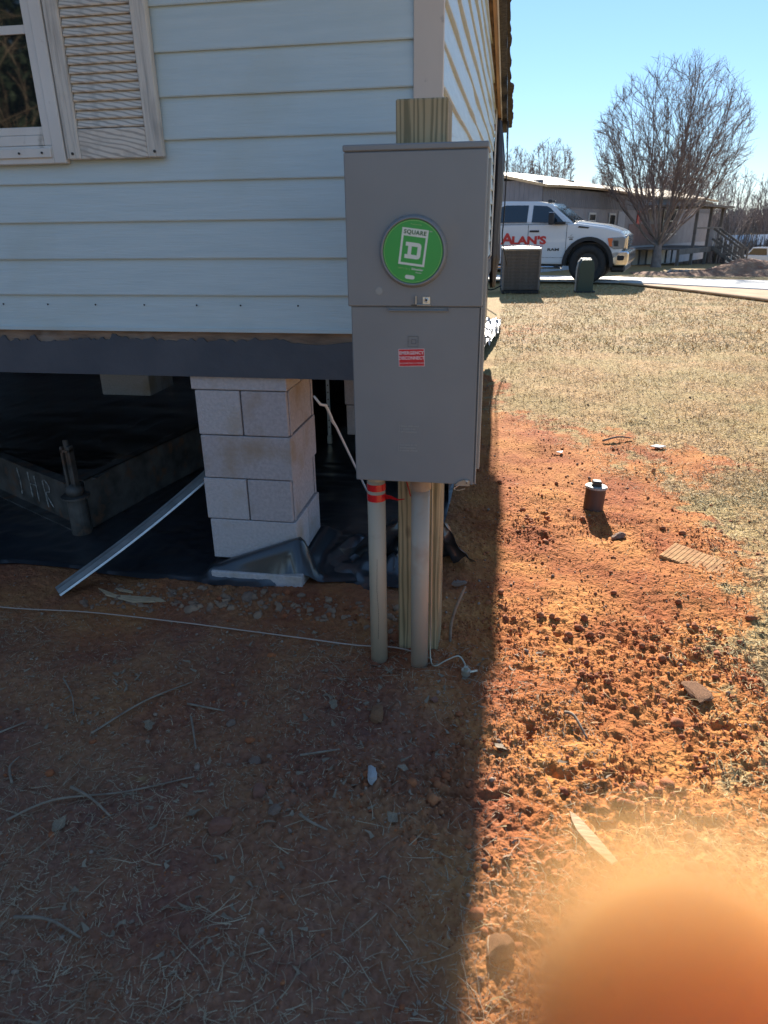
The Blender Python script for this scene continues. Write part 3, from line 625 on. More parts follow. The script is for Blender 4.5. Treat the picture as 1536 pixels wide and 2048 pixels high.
# ------------------------------------------------------------------ meter box
mb = empty('meter_box', (0, -.64, 0), 'tall grey steel electric meter box with a green round cover plate on the post', 'meter box')
LX = lambda x: x
body = box(-.199, .176, .004, .165, .731, 1.668, .003); obj('enclosure', body, M['box'], mb)
obj('upper_cover', box(-.2055, .1800, -.0065, .035, 1.2675, 1.666, .003), M['box'], mb)
obj('lower_cover', box(-.1965, .1725, -.0012, .0035, .733, 1.266, .0015), M['box'], mb)
obj('top_flange', box(-.2075, .182, -.009, .168, 1.667, 1.6835, .003), M['box'], mb)
obj('side_lip', box(.1765, .1800, -.0005, .012, .735, 1.2665, .001), M['box_edge'], mb)  # lip and flange painted paler for the skylight on the box's side
obj('side_flange', box(.1762, .186, .10, .13, .75, 1.65, .002), M['box_edge'], mb)
# round meter opening
mc = Vector((-.015, 0, 1.4155))
def ring(r0, r1, y0, y1, seg=64, prof=None):
    prof = prof or [(r0, y0), (r0, y1), (r1, y1), (r1, y0)]
    bm = bmesh.new(); rows = [[bm.verts.new((r * math.cos(a), y, r * math.sin(a))) for r, y in prof] for a in np.linspace(0, 2 * math.pi, seg, endpoint=False)]
    n = len(prof)
    for r in range(seg):
        for c in range(n): bm.faces.new((rows[r][c], rows[r][(c + 1) % n], rows[(r + 1) % seg][(c + 1) % n], rows[(r + 1) % seg][c]))
    bmesh.ops.recalc_face_normals(bm, faces=bm.faces[:]); return bm
rg = obj('meter_ring', ring(0, 0, 0, 0, prof=[(.083, 0), (.0835, -.012), (.085, -.0165), (.0875, -.017), (.091, -.012), (.0945, -.003), (.0955, 0)]), M['box'], mb, (mc.x, -.0068, mc.z), smooth=True)
dk = obj('cover_plate', cyl(.0828, 0, .006, 64, mtx=Matrix.Rotation(R(90), 4, 'X')), M['green'], mb, (mc.x, -.0145, mc.z))
dl = (0, -.0066, 0)
pr = empty('printed_panel', (0, 0, 0)); pr.parent = dk; pr.rotation_euler = (0, R(7.6), 0)
def flat(poly, t=.0004, y=-.0063): return prism(poly, y, y - t, 'y')
def addp(bm, poly): return merge(bm, flat(poly))
wx, z0_, z1_ = .0365, -.036, .0595
bm = flat([(-wx, z1_ - .0205), (wx, z1_ - .0205), (wx, z1_), (-wx, z1_)])
addp(bm, [(-wx, z0_ + .006), (-wx + .0058, z0_ + .006), (-wx + .0058, z1_ - .0206), (-wx, z1_ - .0206)]); addp(bm, [(wx - .0058, z0_ + .006), (wx, z0_ + .006), (wx, z1_ - .0206), (wx - .0058, z1_ - .0206)])
addp(bm, [(-wx, z0_), (wx, z0_), (wx, z0_ + .0059), (-wx, z0_ + .0059)])
o = obj('white_frame', bm, M['print_white'], dk); o.rotation_euler = (0, R(7.6), 0)
# slab-serif letter with a square counter
bm = flat([(-.022, .0205), (.013, .0205), (.013, .0105), (-.022, .0105)])
addp(bm, [(-.0145, -.011), (-.0045, -.011), (-.0045, .0104), (-.0145, .0104)])
addp(bm, [(-.022, -.0215), (.013, -.0215), (.013, -.0111), (-.022, -.0111)])
addp(bm, [(.0131, .0205), (.0175, .0192), (.0205, .0162), (.022, .012), (.022, -.013), (.0205, -.0172), (.0175, -.0202), (.0131, -.0215), (.0131, -.011), (.0118, -.0110), (.0118, .0104), (.0131, .0104)])
o = obj('lettering', bm, M['print_white'], dk, (0.0005, 0, .0030)); o.rotation_euler = (0, R(7.6), 0)
def dt(s, size, x, z, m, **k):
    a = R(7.6); X_ = x * math.cos(a) + z * math.sin(a); Z_ = -x * math.sin(a) + z * math.cos(a)
    return text('lettering', s, size, m, dk, (X_, -.0070, Z_), (R(90), a, 0), **k)
bpy.data.objects.remove(pr)
dt('SQUARE', .0148, 0, .0492, M['print_green'], bold=.0004, sx=1.05, space=1.1)
dt('TM', .0055, .0425, .0565, M['print_white'])
dt('Manufactured by', .0045, 0, .070, M['print_lime'])
dt('Life Is On', .0068, -.0215, -.0455, M['print_lime'])
dt('|', .0075, -.0035, -.0455, M['print_lime'])
dt('Schneider', .0082, .0185, -.0445, M['print_white'], bold=.0002)
dt('Electric', .0055, .0235, -.0525, M['print_white'])
pts = []
for s, cx in ((1, .0085), (-1, -.0085)):
    for a in np.linspace(-90, 90, 8): pts.append((cx + s * .0052 * math.cos(R(a)), s * .0052 * math.sin(R(a))))
o = obj('white_pill', flat(pts), M['print_white'], dk, (-.0085, 0, -.0665)); o.rotation_euler = (0, R(7.6), 0)
o = obj('printed_ring', ring(.0795, .0805, -.0062, -.0066, 96), M['print_lime'], dk)
# knockout, latch, handle recess
obj('knockout', merge(cyl(.0095, 0, .0018, 24, mtx=Matrix.Rotation(R(90), 4, 'X')), ring(.0102, .0112, 0, -.0008, 24)), M['box_edge'], mb, (-.113, -.0066, 1.311))
lt = obj('latch', box(-.004, .036, -.016, -.0068, 1.272, 1.2745, .0008), M['zinc'], mb)
obj('latch_tab', box(-.0075, -.0055, -.017, -.0068, 1.275, 1.298, .0005), M['zinc'], lt)
obj('latch_plate', box(.012, .033, -.0095, -.0068, 1.275, 1.295, .0006), M['zinc'], lt)
obj('latch_screw', ring(.0028, .0068, 0, -.004, 18), M['zinc'], lt, (.0225, -.0096, 1.286), smooth=True)
obj('screw_core', cyl(.0026, 0, .005, 10, mtx=Matrix.Rotation(R(90), 4, 'X')), M['zinc_dark'], lt, (.0225, -.0096, 1.286))
obj('latch_slot', box(-.022, .012, -.0075, -.0067, 1.2705, 1.2735), M['zinc_dark'], lt)
hb = box(-.090, .086, -.010, -.0013, 1.2555, 1.2585, .001); box(.0835, .0865, -.010, -.0013, 1.259, 1.2665, .001, bm=hb); box(-.090, -.087, -.010, -.0013, 1.259, 1.2665, .001, bm=hb)
obj('pull_handle', hb, M['box'], mb)
# embossed mark and lines
def ring4(a, t, y0=-.0013, y1=-.0024):
    b_ = box(-a, a, y1, y0, a - t, a); box(-a, a, y1, y0, -a, -a + t, bm=b_); box(-a, -a + t, y1, y0, -a + t, a - t, bm=b_); box(a - t, a, y1, y0, -a + t, a - t, bm=b_); return b_
obj('embossed_mark', ring4(.0155, .0014), M['emboss'], mb, (-.016, 0, 1.1690))
obj('embossed_mark', ring4(.0070, .0018), M['emboss'], mb, (-.014, 0, 1.1690))
bm = box(-.0115, -.0098, -.0024, -.0013, -.007, .007); obj('embossed_mark', bm, M['box'], mb, (-.016, 0, 1.169))
random.seed(5)
for zc, xo in ((.905, -.053), (.845, -.056)):
    bm = box(xo - .0052, xo - .004, -.0019, -.0013, zc - .011, zc + .013)
    for r in range(3):
        x = xo
        while x < xo + random.uniform(.045, .062):
            w = random.uniform(.002, .004); box(x, x + w, -.0019, -.0013, zc + .007 - r * .009, zc + .0115 - r * .009, bm=bm); x += w + random.choice([.0012, .0012, .0012, .004])
    o = obj('embossed_lines', bm, M['box_edge'], mb)
# sticker
st = obj('warning_sticker', box(-.0385, .0385, -.0004, 0, -.0255, .0255), M['sticker_white'], mb, (-.0205, -.0013, 1.1225)); st.rotation_euler = (0, R(-1.8), 0)
obj('sticker_field', box(-.0370, .0370, -.0007, -.0004, -.0242, .0242), M['red'], st)
text('lettering', 'EMERGENCY', .0132, M['sticker_white'], st, (0, -.0009, .0135), bold=.00035, space=1.04, ext=.0002, sx=.94)
text('lettering', 'DISCONNECT', .0132, M['sticker_white'], st, (0, -.0009, -.0015), bold=.00035, space=1.02, ext=.0002, sx=.90)
text('lettering', 'DISCONNECTION OF PREMISES', .0056, M['sticker_white'], st, (0, -.0009, -.0165), ext=.0002, sx=.95)
# hasp at the lower right corner
hs = obj('hasp', prism([(-.035, -.012), (.012, -.012), (.014, .006), (-.006, .008), (-.02, .002)], -.004, -.0065), M['zinc'], mb, (.150, 0, .742))
obj('hasp_screw', ring(.002, .0055, 0, -.003, 14), M['zinc'], hs, (.003, -.0065, -.001))
obj('hasp_screw_core', cyl(.002, 0, .003, 8, mtx=Matrix.Rotation(R(90), 4, 'X')), M['black'], hs, (.003, -.0065, -.001))
obj('seal_wire', tube(spline([(-.02, -.006, -.01), (-.035, -.008, -.022), (-.02, -.008, -.026), (.0, -.007, -.02)], 5), .0012, 5), M['zinc'], hs)

# ------------------------------------------------------------------ wires
def G3(x, y, up=.0): return (x, y, float(gz(x, y)) + up)
path = [(-2.4, -.40), (-1.8, -.436), (-1.4, -.43), (-1.0, -.45), (-.7, -.452), (-.45, -.50), (-.25, -.497), (-.1, -.49), (.0, -.52), (.045, -.56)]
w = tube(spline([G3(x, y, .012) for x, y in path], 8), .0028, 6)
tag(obj('ground_wire', w, M['copper'], smooth=True), 'long bare copper wire lying across the shaded soil to the conduits', 'wire')
w = tube(spline([(.034, -.525, .73), (.036, -.53, .4), (.037, -.535, .15), (.04, -.56, .03), (.06, -.60, .022), (.10, -.585, .04), (.14, -.56, .045), (.163, -.575, .03), (.168, -.60, .022)], 8), .0028, 6)
gc = tag(obj('clamp_wire', w, M['brass'], smooth=True), 'pale wire looping from the right conduit to a brass clamp', 'wire')
cl = empty('ground_clamp', (.172, -.615, float(gz(.172, -.615)) + .012), 'small brass ground rod clamp on the soil right of the conduits', 'clamp')
obj('rod_end', cyl(.008, -.05, .022, 12), M['brass'], cl)
obj('clamp_body', ring(.008, .016, -.01, .01, 16), M['brass'], cl).rotation_euler = (R(90), 0, 0)
obj('clamp_bolt', cyl(.005, .0, .034, 8, mtx=Matrix.Translation((.008, 0, 0)) @ Matrix.Rotation(R(70), 4, 'Y')), M['zinc'], cl)
o = tube(spline([G3(.10, -.408, -.01), (.10, -.40, .07), (.115, -.39, .14), (.14, -.37, .205), (.148, -.365, .225)], 5), [.006] * 16 + [.005] * 5, 7)
tag(obj('cut_stem', o, M['stick'], smooth=True), 'bent brown stem standing in the shaded soil right of the post', 'stem')
w = tube(spline([(-.07, -.475, .73), (-.06, -.477, .68), (-.045, -.477, .62)], 6), .002, 5)
tag(obj('thin_wire', w, M['tape'], smooth=True), 'thin dark red wire hanging under the box against the post', 'wire')

# ------------------------------------------------------------------ cleanout
cx, cy = .773, 1.06; z = float(gz(cx, cy))
cn = empty('sewer_cleanout', (cx, cy, z), 'stubby dark drain cleanout pipe with a grey square-nut plug in the red soil', 'cleanout'); cn.rotation_euler = (R(-3), R(3), 0)
obj('pipe', cyl(.054, -.08, .118, 32), M['abs'], cn)
obj('plug', cyl(.060, .1185, .132, 32, None, .003), M['capgrey'], cn)
obj('plug_nut', merge(box(-.024, .024, -.024, .024, .1325, .158, .003), box(-.028, .028, -.012, .012, .1325, .14, .002)), M['zinc_dark'], cn)
obj('nut_top', box(-.021, .021, -.021, .021, .1583, .161, .002), M['capgrey'], cn)

# ------------------------------------------------------------------ AC condenser
ac = empty('air_conditioner', (.44, 13.98, -.065), 'brown louvred air conditioner condenser standing on the lawn before the truck', 'air conditioner', rz=R(4)); H_ = .95; W_ = .385
ac.scale = (1, 1, 1)
obj('base_pan', box(-W_ - .01, W_ + .01, -W_ - .01, W_ + .01, .02, .09, .01), M['ac_dark'], ac)
obj('coil', box(-W_ + .02, W_ - .02, -W_ + .02, W_ - .02, .09, H_ - .05), M['ac_dark'], ac)
bm = bmesh.new()
for sx in (-1, 1):
    for sy in (-1, 1): box(sx * W_ - .022, sx * W_ + .022, sy * W_ - .022, sy * W_ + .022, .09, H_ - .04, .006, bm=bm)
obj('corner_posts', bm, M['ac'], ac)
sl = box(-W_ + .022, W_ - .022, -.006, .006, -.011, .011); sl.transform(Matrix.Rotation(R(35), 4, 'X')); me = bpy.data.meshes.new('louvre'); sl.to_mesh(me); sl.free(); me.materials.append(M['ac'])
for s in range(4):
    for k in range(27):
        o = link('louvre', me, None, ac); a = s * math.pi / 2; o.rotation_euler = (0, 0, a); o.location = (math.sin(a) * W_, -math.cos(a) * W_, .115 + k * .0295)
for x in (-.02,): obj('guard_rod', box(x - .004, x + .004, -W_ - .014, -W_ - .008, .09, H_ - .05), M['ac'], ac)
obj('top_cover', box(-W_ - .025, W_ + .025, -W_ - .025, W_ + .025, H_ - .045, H_, .015, seg=2), M['ac_top'], ac)
g_ = ring(.10, .30, 0, .012, 24); g_.transform(Matrix.Rotation(R(90), 4, 'X')); obj('fan_grille', g_, M['ac_top'], ac, (0, 0, H_ + .004))
obj('fan_hub', cyl(.09, H_, H_ + .03, 20), M['ac_top'], ac)
o = tube(spline([(-.36, .2, .15), (-.6, .1, .06), (-.75, -.2, .16), (-.9, -.6, .5), (-.6, -2.5, .9)], 8), .014, 6); obj('line_set', o, M['black'], ac)
ac['label'] = 'brown louvred air conditioner condenser standing on the lawn before the truck'

# utility pedestal
pd = empty('utility_pedestal', (1.86, 14.1, -.075), 'dark green rounded utility pedestal standing before the truck wheel', 'utility box', rz=R(8))
bm = prism([(-.17, 0), (.17, 0), (.165, .5), (.145, .64), (.10, .70), (-.10, .70), (-.145, .64), (-.165, .5)], -.12, .12, 'y', .012); obj('cover', bm, M['ped'], pd)
bm = prism([(-.185, .0), (-.172, .0), (-.170, .5), (-.150, .645), (-.102, .712), (.102, .712), (.150, .645), (.170, .5), (.172, 0), (.185, 0), (.182, .52), (.158, .655), (.108, .725), (-.108, .725), (-.158, .655), (-.182, .52)], .02, .13, 'y'); obj('rim', bm, M['ac_top'], pd)
obj('base', box(-.20, .22, -.13, .15, -.02, .05, .01), M['black'], pd)

# ------------------------------------------------------------------ white pickup
tk = empty('pickup_truck', (2.32, 17.35, float(terrain(17.35)) + .06), 'white crew cab pickup truck with red lettering on its doors beside the road', 'truck', rz=R(-13))
def arc(cx, cz, r, a0, a1, n=12): return [(cx + r * math.cos(R(a)), cz + r * math.sin(R(a))) for a in np.linspace(a0, a1, n)]
HW = 1.0
lower = [(-5.75, .55), (-4.35, .48)] + arc(-3.79, .47, .54, 178, 2, 14) + [(-3.2, .44), (-.56, .44)] + arc(0, .47, .54, 178, 2, 14) + [(.62, .55), (.74, .62), (.80, .80), (.83, 1.0), (.82, 1.13), (.70, 1.22), (.35, 1.31), (-.35, 1.405), (-.62, 1.40), (-3.02, 1.38), (-3.04, 1.45), (-5.75, 1.46)]
bd = obj('body', prism(lower, -HW, HW, 'y', .05), M['truck_white'], tk)
# hood crown
hd = prism([(-.42, 1.36), (.62, 1.2), (.80, 1.13), (.70, 1.235), (.35, 1.345), (-.36, 1.435)], -.72, .72, 'y', .03); obj('hood', hd, M['truck_white'], tk)
# greenhouse
def loft(base, top, wb, wt, m, nm, parent):
    bm = bmesh.new(); b_ = []
    for s in (-1, 1): b_.append(([bm.verts.new((x, s * wb, z)) for x, z in base], [bm.verts.new((x, s * wt, z)) for x, z in top]))
    (A, At), (B, Bt) = b_; n = len(A)
    bm.faces.new(At); bm.faces.new(Bt[::-1]) if False else None
    return bm
gb = bmesh.new(); prof = [(-.40, 1.39), (-1.0, 1.84), (-1.35, 1.91), (-2.2, 1.93), (-2.75, 1.88), (-3.0, 1.39)]
def hw(z): return .98 - (z - 1.39) * .36
Ls = [gb.verts.new((x, -hw(z), z)) for x, z in prof]; Rs = [gb.verts.new((x, hw(z), z)) for x, z in prof]
gb.faces.new(Ls[::-1]); gb.faces.new(Rs)
for k in range(len(prof)): gb.faces.new((Ls[k], Ls[(k + 1) % 6], Rs[(k + 1) % 6], Rs[k]))
bmesh.ops.recalc_face_normals(gb, faces=gb.faces[:]); bmesh.ops.bevel(gb, geom=[e for e in gb.edges if e.calc_face_angle(0) > .3], offset=.04, segments=2, affect='EDGES')
obj('cab', gb, M['truck_white'], tk)
def sidepoly(poly, m, nm, out=.006, side=-1):
    bm = bmesh.new(); a = [bm.verts.new((x, side * (hw(z) + out), z)) for x, z in poly]; b_ = [bm.verts.new((x, side * (hw(z) - .02), z)) for x, z in poly]
    bm.faces.new(a); n = len(a)
    for k in range(n): bm.faces.new((a[k], a[(k + 1) % n], b_[(k + 1) % n], b_[k]))
    bm.faces.new(b_[::-1])
    bmesh.ops.recalc_face_normals(bm, faces=bm.faces[:]); return obj(nm, bm, m, tk)
for s in (-1, 1):
    sidepoly([(-.62, 1.405), (-1.03, 1.76), (-1.12, 1.80), (-1.45, 1.82), (-1.45, 1.425)], M['tglass'], 'window', side=s)
    sidepoly([(-1.57, 1.425), (-1.57, 1.825), (-2.15, 1.83), (-2.28, 1.79), (-2.40, 1.425)], M['tglass'], 'window', side=s)
ws = bmesh.new(); q = [ws.verts.new(p) for p in ((-.455, -.86, 1.445), (-.455, .86, 1.445), (-.985, .74, 1.842), (-.985, -.74, 1.842))]; ws.faces.new(q)
bmesh.ops.solidify(ws, geom=ws.faces[:], thickness=-.01); ws.transform(Matrix.Translation((.018, 0, .02))); obj('windshield', ws, M['tglass'], tk)
obj('wiper_cowl', box(-.50, -.36, -.86, .86, 1.405, 1.445, .01), M['black'], tk)
obj('roof_lights', box(-1.18, -1.06, -.1, .1, 1.895, 1.945, .02), M['black'], tk)
obj('antenna_fin', box(-1.16, -1.04, -.55, -.45, 1.87, 1.95, .02), M['black'], tk)
for s in (-1, 1):
    Y0 = s * (HW + .002)
    for x in (-.56, -1.515, -2.55): obj('door_seam', box(x - .005, x + .005, Y0 - .003, Y0 + .003, .52, 1.38), M['black'], tk)
    obj('beltline', box(-2.55, -.56, Y0 - .003, Y0 + .003, 1.372, 1.38), M['black'], tk)
    obj('rocker_seam', box(-2.55, -.6, Y0 - .003, Y0 + .003, .60, .606), M['black'], tk)
    for x in (-1.36, -2.38): obj('door_handle', box(x - .12, x + .12, Y0 - .025, Y0 + .025, 1.20, 1.245, .01), M['black'], tk)
    fl = [(x, z) for x, z in arc(0, .47, .62, 186, -8, 18)] + [(x, z) for x, z in arc(0, .47, .53, -6, 186, 18)]
    obj('wheel_flare', prism(fl, Y0 - .035, Y0 + .035, 'y'), M['black'], tk)
    fl = [(x - 3.79, z) for x, z in fl]; obj('wheel_flare', prism(fl, Y0 - .035, Y0 + .035, 'y'), M['black'], tk)
    obj('side_step', box(-3.1, -.62, s * .98 - .09, s * .98 + .09, .34, .40, .02), M['chrome'], tk)
    mr = obj('mirror', box(-.99, -.86, s * 1.16 - .09, s * 1.16 + .09, 1.37, 1.64, .03, seg=2), M['black'], tk)
    obj('mirror_arm', box(-.85, -.60, s * 1.06 - .06, s * 1.06 + .06, 1.38, 1.44, .01), M['black'], mr)
    obj('mirror_cap', box(-.985, -.875, s * 1.16 - .07, s * 1.16 + .07, 1.641, 1.66, .008), M['chrome'], mr)
    hl = obj('headlight', prism([(.44, 1.06), (.50, .86), (.60, .80), (.845, .82), (.855, 1.06), (.80, 1.09)], s * 1.012, s * .68, 'y', .012), M['lamp'], tk)
    obj('turn_lamp', prism([(.435, 1.055), (.49, .87), (.56, .87), (.54, .95), (.56, 1.05)], s * 1.014, s * 1.022, 'y'), M['amber'], hl)
    obj('lamp_bezel', prism([(.57, 1.0), (.60, .87), (.70, .87), (.69, 1.0)], s * 1.014, s * 1.018, 'y'), M['zinc_dark'], hl)
obj('wheel_well', box(-.5, .5, -.8, .8, .5, .95), M['black'], tk); obj('wheel_well', box(-4.3, -3.3, -.8, .8, .5, .95), M['black'], tk)
obj('chassis', box(-5.4, .6, -.55, .55, .38, .56), M['black'], tk)
bp = prism([(.60, .76), (.55, .70), (.56, .50), (.66, .42), (.92, .42), (.97, .52), (.965, .72), (.92, .765)], -1.0, 1.0, 'y', .03); bp_ = obj('bumper', bp, M['chrome'], tk)
for s in (-1, 1): obj('fog_lamp', box(.70, .86, s * 1.003 - .006, s * 1.003 + .006, .55, .66, .02), M['black'], bp_)
obj('valance', box(.55, .90, -.9, .9, .27, .42, .04), M['black'], tk)
obj('grille', box(.83, .885, -.66, .66, .78, 1.12, .02), M['chrome'], tk)
for k in range(4): obj('grille_bar', box(.886, .90, -.62, .62, .82 + k * .075, .845 + k * .075, .004), M['black'], tk)
wheelm = []
bmw = ring(.26, .44, -.14, .14, 36, prof=[(.27, -.13), (.40, -.14), (.455, -.11), (.46, 0), (.455, .11), (.40, .14), (.27, .13)]); mew = bpy.data.meshes.new('tyre'); bmw.normal_update(); bmw.to_mesh(mew); bmw.free(); mew.materials.append(M['tyre']); mew.polygons.foreach_set('use_smooth', [True] * len(mew.polygons))
bmr = cyl(.268, -.10, .10, 32, mtx=Matrix.Rotation(R(90), 4, 'X')); mer = bpy.data.meshes.new('rim'); bmr.to_mesh(mer); bmr.free(); mer.materials.append(M['zinc_dark'])
bmh = bmesh.new()
for k in range(8):
    a = k * 45; merge(bmh, cyl(.045, .095, .112, 10, c=(.17 * math.cos(R(a)), .17 * math.sin(R(a)))))
merge(bmh, cyl(.07, .095, .16, 16)); bmh.transform(Matrix.Rotation(R(90), 4, 'X')); meh = bpy.data.meshes.new('hub'); bmh.to_mesh(meh); bmh.free(); meh.materials.append(M['zinc_dark'])
for x in (0, -3.79):
    for s in (-1, 1):
        t_ = empty('wheel', (x, s * .86, .445)); t_.parent = tk; t_.rotation_euler = (0, 0, 0 if s < 0 else math.pi)
        link('tyre', mew, None, t_); link('rim', mer, None, t_); link('hub', meh, None, t_)
YL = -(HW + .006)
text('lettering', 'A', .36, M['alred'], tk, (-2.04, YL, 1.03), (R(90), 0, 0), bold=.012, ext=.002, sx=1.25)
text('lettering', "LAN'S", .25, M['alred'], tk, (-1.49, YL, 1.00), (R(90), 0, 0), bold=.012, ext=.002, sx=1.35)
obj('lettering_underline', box(-2.1, -1.12, YL - .002, YL + .002, .872, .885), M['alred'], tk)
text('lettering', 'RAM', .085, M['zinc_dark'], tk, (-.86, YL, .79), (R(90), 0, 0), bold=.003, ext=.002, sx=1.7)
obj('badge', box(-.52, -.38, YL - .004, YL + .002, 1.075, 1.085), M['zinc_dark'], tk); obj('badge', box(-.48, -.40, YL - .004, YL + .002, 1.02, 1.05), M['zinc_dark'], tk); obj('badge', prism([(-.47, 1.11), (-.41, 1.15), (-.44, 1.12)], YL - .004, YL + .002), M['zinc_dark'], tk)
obj('hood_vent', prism([(-.30, 1.30), (-.05, 1.275), (-.02, 1.305), (-.27, 1.34)], YL - .003, YL + .002), M['black'], tk)

# ------------------------------------------------------------------ neighbour mobile home
mh = empty('mobile_home', (1.22, 26.5, -.5), 'long grey mobile home with a pale tan metal roof behind the white truck', 'mobile home')
dv = Vector((12.4 - 1.22, 48.1 - 26.5, 0)); LL = dv.length; ra = math.atan2(dv.y, dv.x); mh.rotation_euler = (0, R(.75), ra)
# local: +x along the long wall, +y left (away from viewer), end wall at x=0
HZ = 3.02; WD = 4.6
def ribbed(x0, x1, z0, z1, y, m, nm, step=.2, axis='x'):
    bm = bmesh.new(); prof = []; x = x0
    while x < x1 - 1e-4:
        x2 = min(x + step, x1); prof += [(x, 0), (x + (x2 - x) * .70, 0), (x + (x2 - x) * .78, .016), (x + (x2 - x) * .92, .016)]; x = x2
    prof.append((x1, 0)); A = []; B = []
    for p, d in prof:
        c = (p, y - d) if axis == 'x' else (y - d, p); A.append(bm.verts.new((c[0], c[1], z0))); B.append(bm.verts.new((c[0], c[1], z1)))
    for k in range(len(A) - 1): bm.faces.new((A[k], A[k + 1], B[k + 1], B[k]))
    return obj(nm, bm, m, mh)
obj('wall', box(.01, LL, .01, WD, .1, HZ - .02), M['mh_wall'], mh)
ribbed(0, LL, .75, 2.35, 0, M['mh_wall'], 'wall_panel'); ribbed(0, LL, 2.36, HZ, -.02, M['mh_upper'], 'upper_panel')
ribbed(0, LL, -.3, .74, .0, M['mh_skirt'], 'skirting')
ribbed(0, WD, .75, HZ + .25, -.0, M['mh_upper'], 'end_wall_panel', .2, 'y')
ribbed(9.6, 15.5, .76, 1.75, -.03, M['brick_col'], 'red_brown_panel')
rf = bmesh.new(); nn = 24; rows = []
for t in np.linspace(0, 1, nn):
    x = -.25 + t * (LL + .5); dz = .06 * math.sin(t * 9)
    rows.append([rf.verts.new((x, y, z + dz)) for y, z in ((-.28, HZ - .02), (-.28, HZ + .07), (WD / 2, HZ + .62), (WD + .28, HZ + .07), (WD + .28, HZ - .02), (WD / 2, HZ + .5))])
for r in range(nn - 1):
    for c in range(6): rf.faces.new((rows[r][c], rows[r][(c + 1) % 6], rows[r + 1][(c + 1) % 6], rows[r + 1][c]))
rf.faces.new(rows[0]); rf.faces.new(rows[-1][::-1]); bmesh.ops.recalc_face_normals(rf, faces=rf.faces[:])
ro = obj('roof', rf, M['mh_roof'], mh)
obj('roof_vent', box(4.4, 5.0, .9, 1.3, HZ + .2, HZ + .45, .04), M['deck'], ro); obj('roof_vent', cyl(.12, HZ + .4, HZ + .95, 10, c=(2.1, 3.2)), M['black'], ro)
def mwin(x, z0, z1, w, y=-.03):
    fr = obj('window', box(x, x + w, y - .03, y, z0, z1), M['mh_frame'], mh)
    obj('pane', box(x + .07, x + w - .07, y - .036, y - .031, z0 + .08, (z0 + z1) / 2 - .03), M['tglass'], fr); obj('pane', box(x + .07, x + w - .07, y - .036, y - .031, (z0 + z1) / 2 + .03, z1 - .08), M['tglass'], fr)
mwin(4.55, 1.55, 2.2, .75); mwin(6.9, 1.0, 2.2, .75)
for x in (1.3, 2.8): mwin(x, 1.0, 2.2, .65) if False else obj('shutter_panel', box(x, x + .65, -.05, -.021, 1.0, 2.25, .01), M['mh_wall'], mh)
dr = obj('door', box(8.0, 8.9, -.06, -.021, .35, 2.3, .01), M['mh_skirt'], mh); obj('handle', box(8.8, 8.84, -.1, -.06, 1.25, 1.32), M['black'], dr)
obj('red_curtain', box(10.6, 11.2, -.06, -.032, 1.75, 2.35), M['alred'], mh)
mwin(14.6, 1.2, 2.6, 2.6, -.07)
for x in np.arange(9.4, 17.6, 1.1):      # loose pale skirt panels seen under the porch
    obj('skirt_panel', box(x, x + .75, -.10, -.06, -.25, .62, .01), M['mh_skirt'] if int(x) % 2 else M['mh_frame'], mh)
# porch
def Wd(lx, ly, z): return (lx, ly, z)
pf = .62; PX0, PX1, PY = 9.2, 16.4, -2.6
obj('porch_floor', box(PX0, PX1, PY, -.12, pf, pf + .05), M['deck'], mh)
obj('porch_beam', box(PX0, PX1, PY - .04, PY - .001, pf - .2, pf + .04), M['deck'], mh)
for x in (PX0 + .05, 11.5, 14.0, PX1 - .1):
    obj('porch_post', box(x, x + .12, PY - .03, PY + .1, -.35, 2.5 if x > 11 else pf), M['deck'], mh)
obj('porch_rail', box(11.6, PX1, PY - .02, PY + .03, pf + .9, pf + .97), M['deck'], mh)
obj('porch_roof', box(11.0, PX1 + .5, PY - .4, -.3, 2.50, 2.60), M['deck'], mh)
obj('porch_apron', box(14.2, PX1 - .15, PY + .04, PY + .06, pf + .05, pf + .88), M['mh_upper'], mh)
# stairs
st_ = empty('porch_stairs', (0, 0, 0)); st_.parent = mh
sx0, sy0 = PX1 - 1.6, PY - .04
for k in range(5):
    obj('step', box(sx0, sx0 + 1.1, sy0 - .28 * (k + 1), sy0 - .28 * k, pf - .17 * (k + 1), pf - .17 * (k + 1) + .05), M['deck'], st_)
for xx in (sx0 - .05, sx0 + 1.11):
    ln = Vector((0, -1.45, -.95)); a_ = math.atan2(-.95, 1.45)
    for z in (0.0, .42, .9):
        bm = box(-.025, .025, 0, 1.75, -.05, .05 if z else .1); bm.transform(Matrix.Translation((xx, sy0, pf + z)) @ Matrix.Rotation(math.pi, 4, 'Z') @ Matrix.Rotation(a_, 4, 'X')); obj('stringer' if z == 0 else 'handrail', bm, M['deck'], st_)
    for k in range(9):
        yy = sy0 - .06 - .165 * k; z = pf - .655 * (k * .165 + .06); obj('baluster', box(xx - .02, xx + .02, yy - .02, yy + .02, z, z + .92), M['mh_frame'] if k % 3 == 0 else M['deck'], st_)
    obj('newel_post', box(xx - .045, xx + .045, sy0 - 1.58, sy0 - 1.5, -.5, pf - .1), M['deck'], st_)

